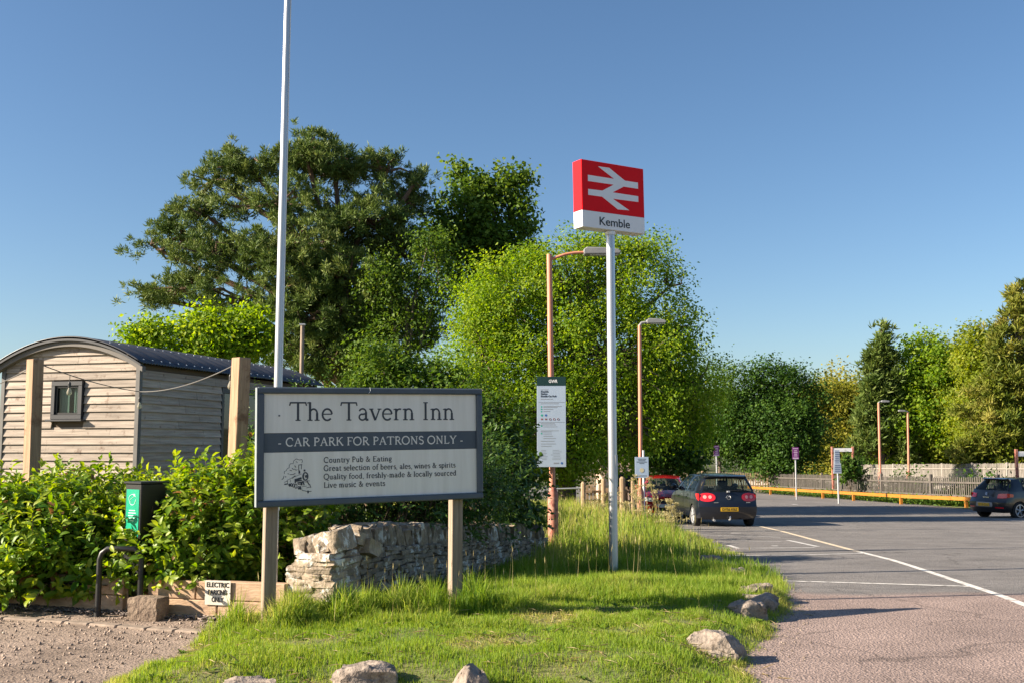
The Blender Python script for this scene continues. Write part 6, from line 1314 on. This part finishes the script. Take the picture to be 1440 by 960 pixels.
# ------------------------------------------------------------------ small signs along the rail
M_purple = mat('purple_sign', (0.135, 0.022, 0.14), rough=.4); M_lil = mat('lilac_print', (0.50, 0.35, 0.52), rough=.5)
def purple_sign(px, top, bot, base_px, Y, wpx, label, rz=0):
    a, c = at(px, top, Y), at(px, bot, Y); k = Y / 1440; zb = zr(Y); o = thing('bay_sign', label, 'sign', (a.x, Y, zb), rz, 'purple bay signs'); zc, h_, w_ = (a.z + c.z) / 2 - zb, a.z - c.z, wpx * k
    MB().box((0, 0, zc), (w_, .03, h_)).build('panel', M_purple, o, bevel=.004); b = MB(); b.box((0, -.018, zc + h_ * .38), (w_ * .8, .004, h_ * .07))
    for i, l_ in enumerate((.5, .6, .45, .55)): b.box((0, -.018, zc + h_ * (.20 - .14 * i)), (w_ * l_, .004, h_ * .07))
    b.box((0, -.018, zc - h_ * .42), (w_ * .86, .004, h_ * .12)); b.build('printing', M_lil, o)
    MB().tube([(0, .05, -.1), (0, .05, zc + h_ * .4)], .045, 10).build('post', M_steel, o, smooth=60)
purple_sign(1007.5, 625.5, 640.5, 663, 66, 8, 'purple sign on a grey post rising behind the roof of the navy hatchback', R(10))
purple_sign(1118.5, 628, 645, 690, 61, 9, 'purple sign on a grey post behind the rail, against the darkest tree')
Yn = 54; k = Yn / 1440; a = at(1177, 665, Yn); zb = zr(Yn); o = thing('bay_notice', 'pale blue information boards stacked on one grey post behind the rail', 'sign', (a.x, Yn, zb), R(4))
M_bn = mat('bay_notice_face', (.50, .56, .64), (.46, .52, .60), 2, rough=.4)
def trap(px0, px1, py0, py1, y, nm, m_):
    P = [at(px0[0], py0, Yn), at(px0[1], py0, Yn), at(px1[1], py1, Yn), at(px1[0], py1, Yn)]; vs = [(p.x - a.x, y, p.z - zb) for p in P]; return MB().add(vs + [(v[0], v[1] + .03, v[2]) for v in vs], [(0, 3, 2, 1), (4, 5, 6, 7), (0, 1, 5, 4), (1, 2, 6, 5), (2, 3, 7, 6), (3, 0, 4, 7)]).build(nm, m_, o)
trap((1172.8, 1180), (1172.2, 1181), 632, 651, -.05, 'panel', M_bn); trap((1172, 1181.8), (1171.3, 1182.8), 650.5, 665, -.085, 'panel', M_bn)
b = MB()
for i in range(6): p = at(1176.5, 635 + i * 3.0, Yn); b.box((p.x - a.x, -.056, p.z - zb), (.2 if i % 2 else .24, .004, .035))
for i in range(4): p = at(1176.8, 653.5 + i * 2.8, Yn); b.box((p.x - a.x, -.091, p.z - zb), (.3, .004, .03))
b.build('printing', mat('blue_print', (.12, .17, .30), rough=.5), o); p = at(1178.3, 660, Yn); MB().tube([(p.x - a.x, .02, -.1), (p.x - a.x, .02, p.z - zb + .6)], .05, 10).build('post', M_steel, o, smooth=60)
def board(px0, px1, py0, py1, Y, label):
    P0, P1 = at(px0, py0, Y), at(px1, py1, Y); zb = zr(Y) + .55; o = thing('platform_name_board', label, 'sign', ((P0.x + P1.x) / 2, Y, zb), 0, 'platform name boards'); w_, h_ = P1.x - P0.x, P0.z - P1.z
    MB().box((0, 0, (P0.z + P1.z) / 2 - zb), (w_, .05, h_)).build('panel', M_wh, o, bevel=.005)
    for s in (-1, 1): MB().box((s * (w_ / 2 + .06), 0.02, ((P0.z - zb) + .1) / 2), (.12, .12, P0.z - zb + .1)).build('post', M_rustb, o, bevel=.01)
board(1171.5, 1198, 629.5, 634.5, 64, 'white platform board on brown posts, half hidden behind the blue notice'); board(1431, 1475, 634, 641, 48, 'white platform board on a brown post cut off by the frame edge')
street_lamp((1235.5, 566), (1238, 672), 64, 'salmon street lamp on the near platform, its grey head reaching away from its neighbour', 'right', .075, zr(64) + .55)
street_lamp((1276.5, 579), (1278, 672), 75, 'salmon street lamp across the tracks whose grey head points back at its neighbour', 'left', .075, zr(75) + .55)

# low picket fence before the red car, stone building, two people
pk = [at(780, 720, 26.6), at(820, 720, 26.6), at(850, 720, 26.8), at(876, 720, 27), at(906, 720, 27.4)]; pf = thing('picket_fence', 'low rustic picket fence of rough brown posts above the tall grass', 'fence', (pk[0].x, pk[0].y, 0)); g_ = random.Random(3)
for px, top, w_ in ((820, 676.5, .11), (875, 669.5, .13), (848.5, 672, .10), (889.5, 675, .10)):
    Yp = 26.8; t_ = at(px, top, Yp); zb = zg(t_.x, Yp); MB().lathe([(w_ * .6, zb - .1), (w_ * .58, t_.z - .05), (w_ * .25, t_.z)], 9, (t_.x - pk[0].x, Yp - pk[0].y, 0)).build('post', M_fence_tan, pf)
b = MB()
for px in np.arange(826, 905, 5.6):
    Yp = 26.9; t_ = at(px, 683 + g_.uniform(-2.5, 2.5), Yp); zb = zg(t_.x, Yp); b.box((t_.x - pk[0].x, Yp + .06 - pk[0].y, (t_.z + zb) / 2), (.065, .03, t_.z - zb), Matrix.Rotation(g_.uniform(-.05, .05), 3, 'Y'))
b.build('pickets', M_fence_tan, pf)
for v in (690.5, 704): a, c = at(822, v, 26.9), at(906, v - .5, 26.9); MB().box(((a.x + c.x) / 2 - pk[0].x, 26.93 - pk[0].y, a.z), (c.x - a.x, .035, .06)).build('rail', M_fence_tan, pf)
a, c = at(775, 687, 26.8), at(822, 685.5, 26.8); MB().tube([(a.x - pk[0].x, 26.8 - pk[0].y, a.z), (c.x - pk[0].x, 26.8 - pk[0].y, c.z)], .022, 8).build('end_rail', M_steel, pf)
Yb = 58; a, c = at(846, 640, Yb), at(891, 640, Yb); zb = zr(Yb); bl = thing('stone_building', 'pinkish stone building glimpsed under the trees behind the picket fence', 'building', ((a.x + c.x) / 2, Yb, zb)); w_ = c.x - a.x; h_ = at(868, 634, Yb).z - zb
M_bst = mat('pink_stone', (0.40, 0.28, 0.21), (0.50, 0.37, 0.29), 4, rough=.9)
MB().prism([(-w_ / 2, 0), (w_ / 2, 0), (w_ / 2, h_ * .72), (0, h_ * 1.05), (-w_ / 2, h_ * .72)], 0, 4).build('wall', M_bst, bl)
b = MB()
for s in (-1, 1): b.add([(0, -.15, h_ * 1.09), (s * (w_ / 2 + .2), -.15, h_ * .70), (s * (w_ / 2 + .2), 4.1, h_ * .70), (0, 4.1, h_ * 1.09)], [(0, 1, 2, 3)])
rf = b.build('roof', mat('stone_slate', (.14, .12, .10), (.2, .175, .15), 5, rough=.9), bl); md = rf.modifiers.new('t', 'SOLIDIFY'); md.thickness = .08
MB().box((-w_ * .18, -.02, h_ * .36), (.8, .06, h_ * .42)).build('door', M_trim, bl)
def person(px, py_head, Y, label, top, legs, lean, seed):
    h = at(px, py_head, Y); zb = max(zr(Y), h.z - 1.75); H = h.z + .0 - zb; s = H / 1.75; o = thing('person', label, 'person', (h.x, Y, zb))
    J = {'pelvis': (0, 0, .95), 'chest': (.03 * lean, 0, 1.28), 'neck': (.06 * lean, 0, 1.47), 'head': (.08 * lean, -.02, 1.60), 'crown': (.08 * lean, 0, 1.70), 'shl': (-.19 + .05 * lean, 0, 1.40), 'ell': (-.27, .02, 1.13), 'hal': (-.20, -.16, .95), 'shr': (.19 + .05 * lean, 0, 1.40), 'elr': (.30, .0, 1.14), 'har': (.20, -.18, 1.0),
         'hil': (-.10, 0, .90), 'knl': (-.12, -.03, .50), 'anl': (-.12, .02, .09), 'tol': (-.13, -.15, .04), 'hir': (.10, 0, .90), 'knr': (.12, -.02, .50), 'anr': (.13, .03, .09), 'tor': (.14, -.14, .04)}
    ed = [('pelvis', 'chest'), ('chest', 'neck'), ('neck', 'head'), ('head', 'crown'), ('chest', 'shl'), ('shl', 'ell'), ('ell', 'hal'), ('chest', 'shr'), ('shr', 'elr'), ('elr', 'har'), ('pelvis', 'hil'), ('hil', 'knl'), ('knl', 'anl'), ('anl', 'tol'), ('pelvis', 'hir'), ('hir', 'knr'), ('knr', 'anr'), ('anr', 'tor')]
    rad = dict(pelvis=.15, chest=.165, neck=.06, head=.105, crown=.08, shl=.075, ell=.05, hal=.04, shr=.075, elr=.05, har=.04, hil=.10, knl=.065, anl=.045, tol=.035, hir=.10, knr=.065, anr=.045, tor=.035)
    ks = list(J); me = bpy.data.meshes.new('body'); me.from_pydata([tuple(c * s for c in J[k_]) for k_ in ks], [(ks.index(a_), ks.index(c_)) for a_, c_ in ed], [])
    ob = link('body', me, None, o); sk = ob.modifiers.new('skin', 'SKIN'); 
    for v, k_ in zip(me.skin_vertices[0].data, ks): v.radius = (rad[k_] * s, rad[k_] * s * (.8 if k_ in ('chest', 'pelvis') else 1))
    me.skin_vertices[0].data[0].use_root = True; ob.modifiers.new('sub', 'SUBSURF').levels = 2; bpy.context.view_layer.update()
    m2 = bpy.data.meshes.new_from_object(ob.evaluated_get(bpy.context.evaluated_depsgraph_get())); ob.modifiers.clear(); ob.data = m2
    for k_ in (top, legs, M_skin, M_hair): m2.materials.append(k_)
    for f in m2.polygons:
        z = f.center.z / s; f.use_smooth = True
        f.material_index = 2 if (z > 1.47 and f.center.y < .01) else (3 if z > 1.47 else (1 if z < .9 and abs(f.center.x) < .19 * s else 0))
    for f in m2.polygons:
        if f.center.z / s > 1.63: f.material_index = 3
M_skin = mat('skin', (.42, .26, .19), rough=.6); M_hair = mat('dark_hair', (.02, .015, .012), rough=.7); M_jk = mat('dark_jacket', (.012, .012, .015), rough=.8); M_jn = mat('dark_trousers', (.02, .022, .03), rough=.85)
person(882.5, 653, 40, 'person in a dark jacket standing behind the picket fence beside the red car', M_jk, M_jn, -1.0, 1)
person(868, 652, 40.8, 'person in dark clothes half hidden by the tall silver sign pole', M_jk, M_jn, .4, 2)

bush('dark_shrub', 'small dark bush in front of the white platform board, right of the pale blue notice', [(1196, 658, 11, 10), (1204, 664, 11, 8), (1190, 669, 11, 7)], 61, 1800, .22, .7, L_dark, 88, full=False, cl=.3, sp=.15)

# ------------------------------------------------------------------ words for the setting and the stuff
for nm, lab, cat in (
    ('ground', 'dull green land stretching to the horizon beyond the car park', 'ground'), ('car_park', 'worn grey tarmac car park with pink chippings on its near apron', 'car park'),
    ('gravel_yard', 'dusty brown gravel yard before the timber planter', 'gravel'), ('verge', 'raised grassy bank carrying the pub sign and the station sign', 'verge'),
    ('bay_edge_line', 'yellowed end of the curved bay line starting by the navy hatchback', 'road marking'), ('bay_edge_line.001', 'long white curved line sweeping across the car park towards us', 'road marking'),
    ('bay_line', 'crisp white line crossing the car park just beyond the pink chippings', 'road marking'), ('bay_line.001', 'faint white line across the bay halfway to the navy hatchback', 'road marking'),
    ('bay_marking', 'ghostly worn bay marking in the nearer bay behind the navy hatchback', 'road marking'), ('bay_marking.001', 'ghostly worn bay marking directly behind the navy hatchback', 'road marking'),
    ('bay_line.002', 'faint white line under the rear of the dark grey hatchback', 'road marking'), ('bay_marking.002', 'small white patch on the shaded tarmac far behind the bays', 'road marking'),
    ('kerb', 'low half buried buff kerb stones between gravel and slate chippings', 'kerb'), ('planter_soil', 'dark soil inside the timber planter', 'soil'), ('platform', 'near concrete platform just behind the shade-darkened pale fence', 'platform'),
    ('platform.001', 'far concrete platform in front of the sunlit fence', 'platform'), ('track_bed', 'stony track bed between the two platforms', 'track'), ('bank_strip', 'weedy strip under the shade-darkened fence', 'ground'), ('hill', 'wooded railway bank rising behind the far platform', 'hill'),
    ('short_grass', 'short tufted grass around the pub sign, thin and strawy in places', 'grass'), ('verge_grass', 'rougher grass between the stone wall and the silver sign pole', 'grass'), ('long_grass', 'tall grass beyond the silver sign pole, up to the picket fence', 'grass'),
    ('grass_seed_heads', 'thin seed heads around the legs of the pub sign', 'grass'), ('grass_seed_heads.001', 'pale seed heads over the tall grass near the picket fence', 'grass'), ('grass_seed_heads.002', 'scattered seed heads beside the dry stone wall', 'grass'),
    ('slate_chippings', 'dark slate chippings along the foot of the planter', 'chippings'), ('loose_gravel', 'loose pebbles scattered over the brown yard', 'gravel'), ('distant_wood', 'low distant wood along the horizon', 'woodland'),
    ('verge_weeds', 'broad-leaved weeds dotted through the short verge grass', 'weeds'), ('grass_thatch', 'dry straw coloured grass lying in the short sward', 'grass'), ('edge_grit', 'grit washed along the edge of the verge', 'grit'),
    ('bank_undergrowth', 'dark leafy undergrowth behind the shade-darkened fence', 'undergrowth'), ('weeds', 'weeds growing under the yellow rail', 'weeds')):
    o = bpy.data.objects.get(nm)
    if o is not None: tag(o, lab, cat)
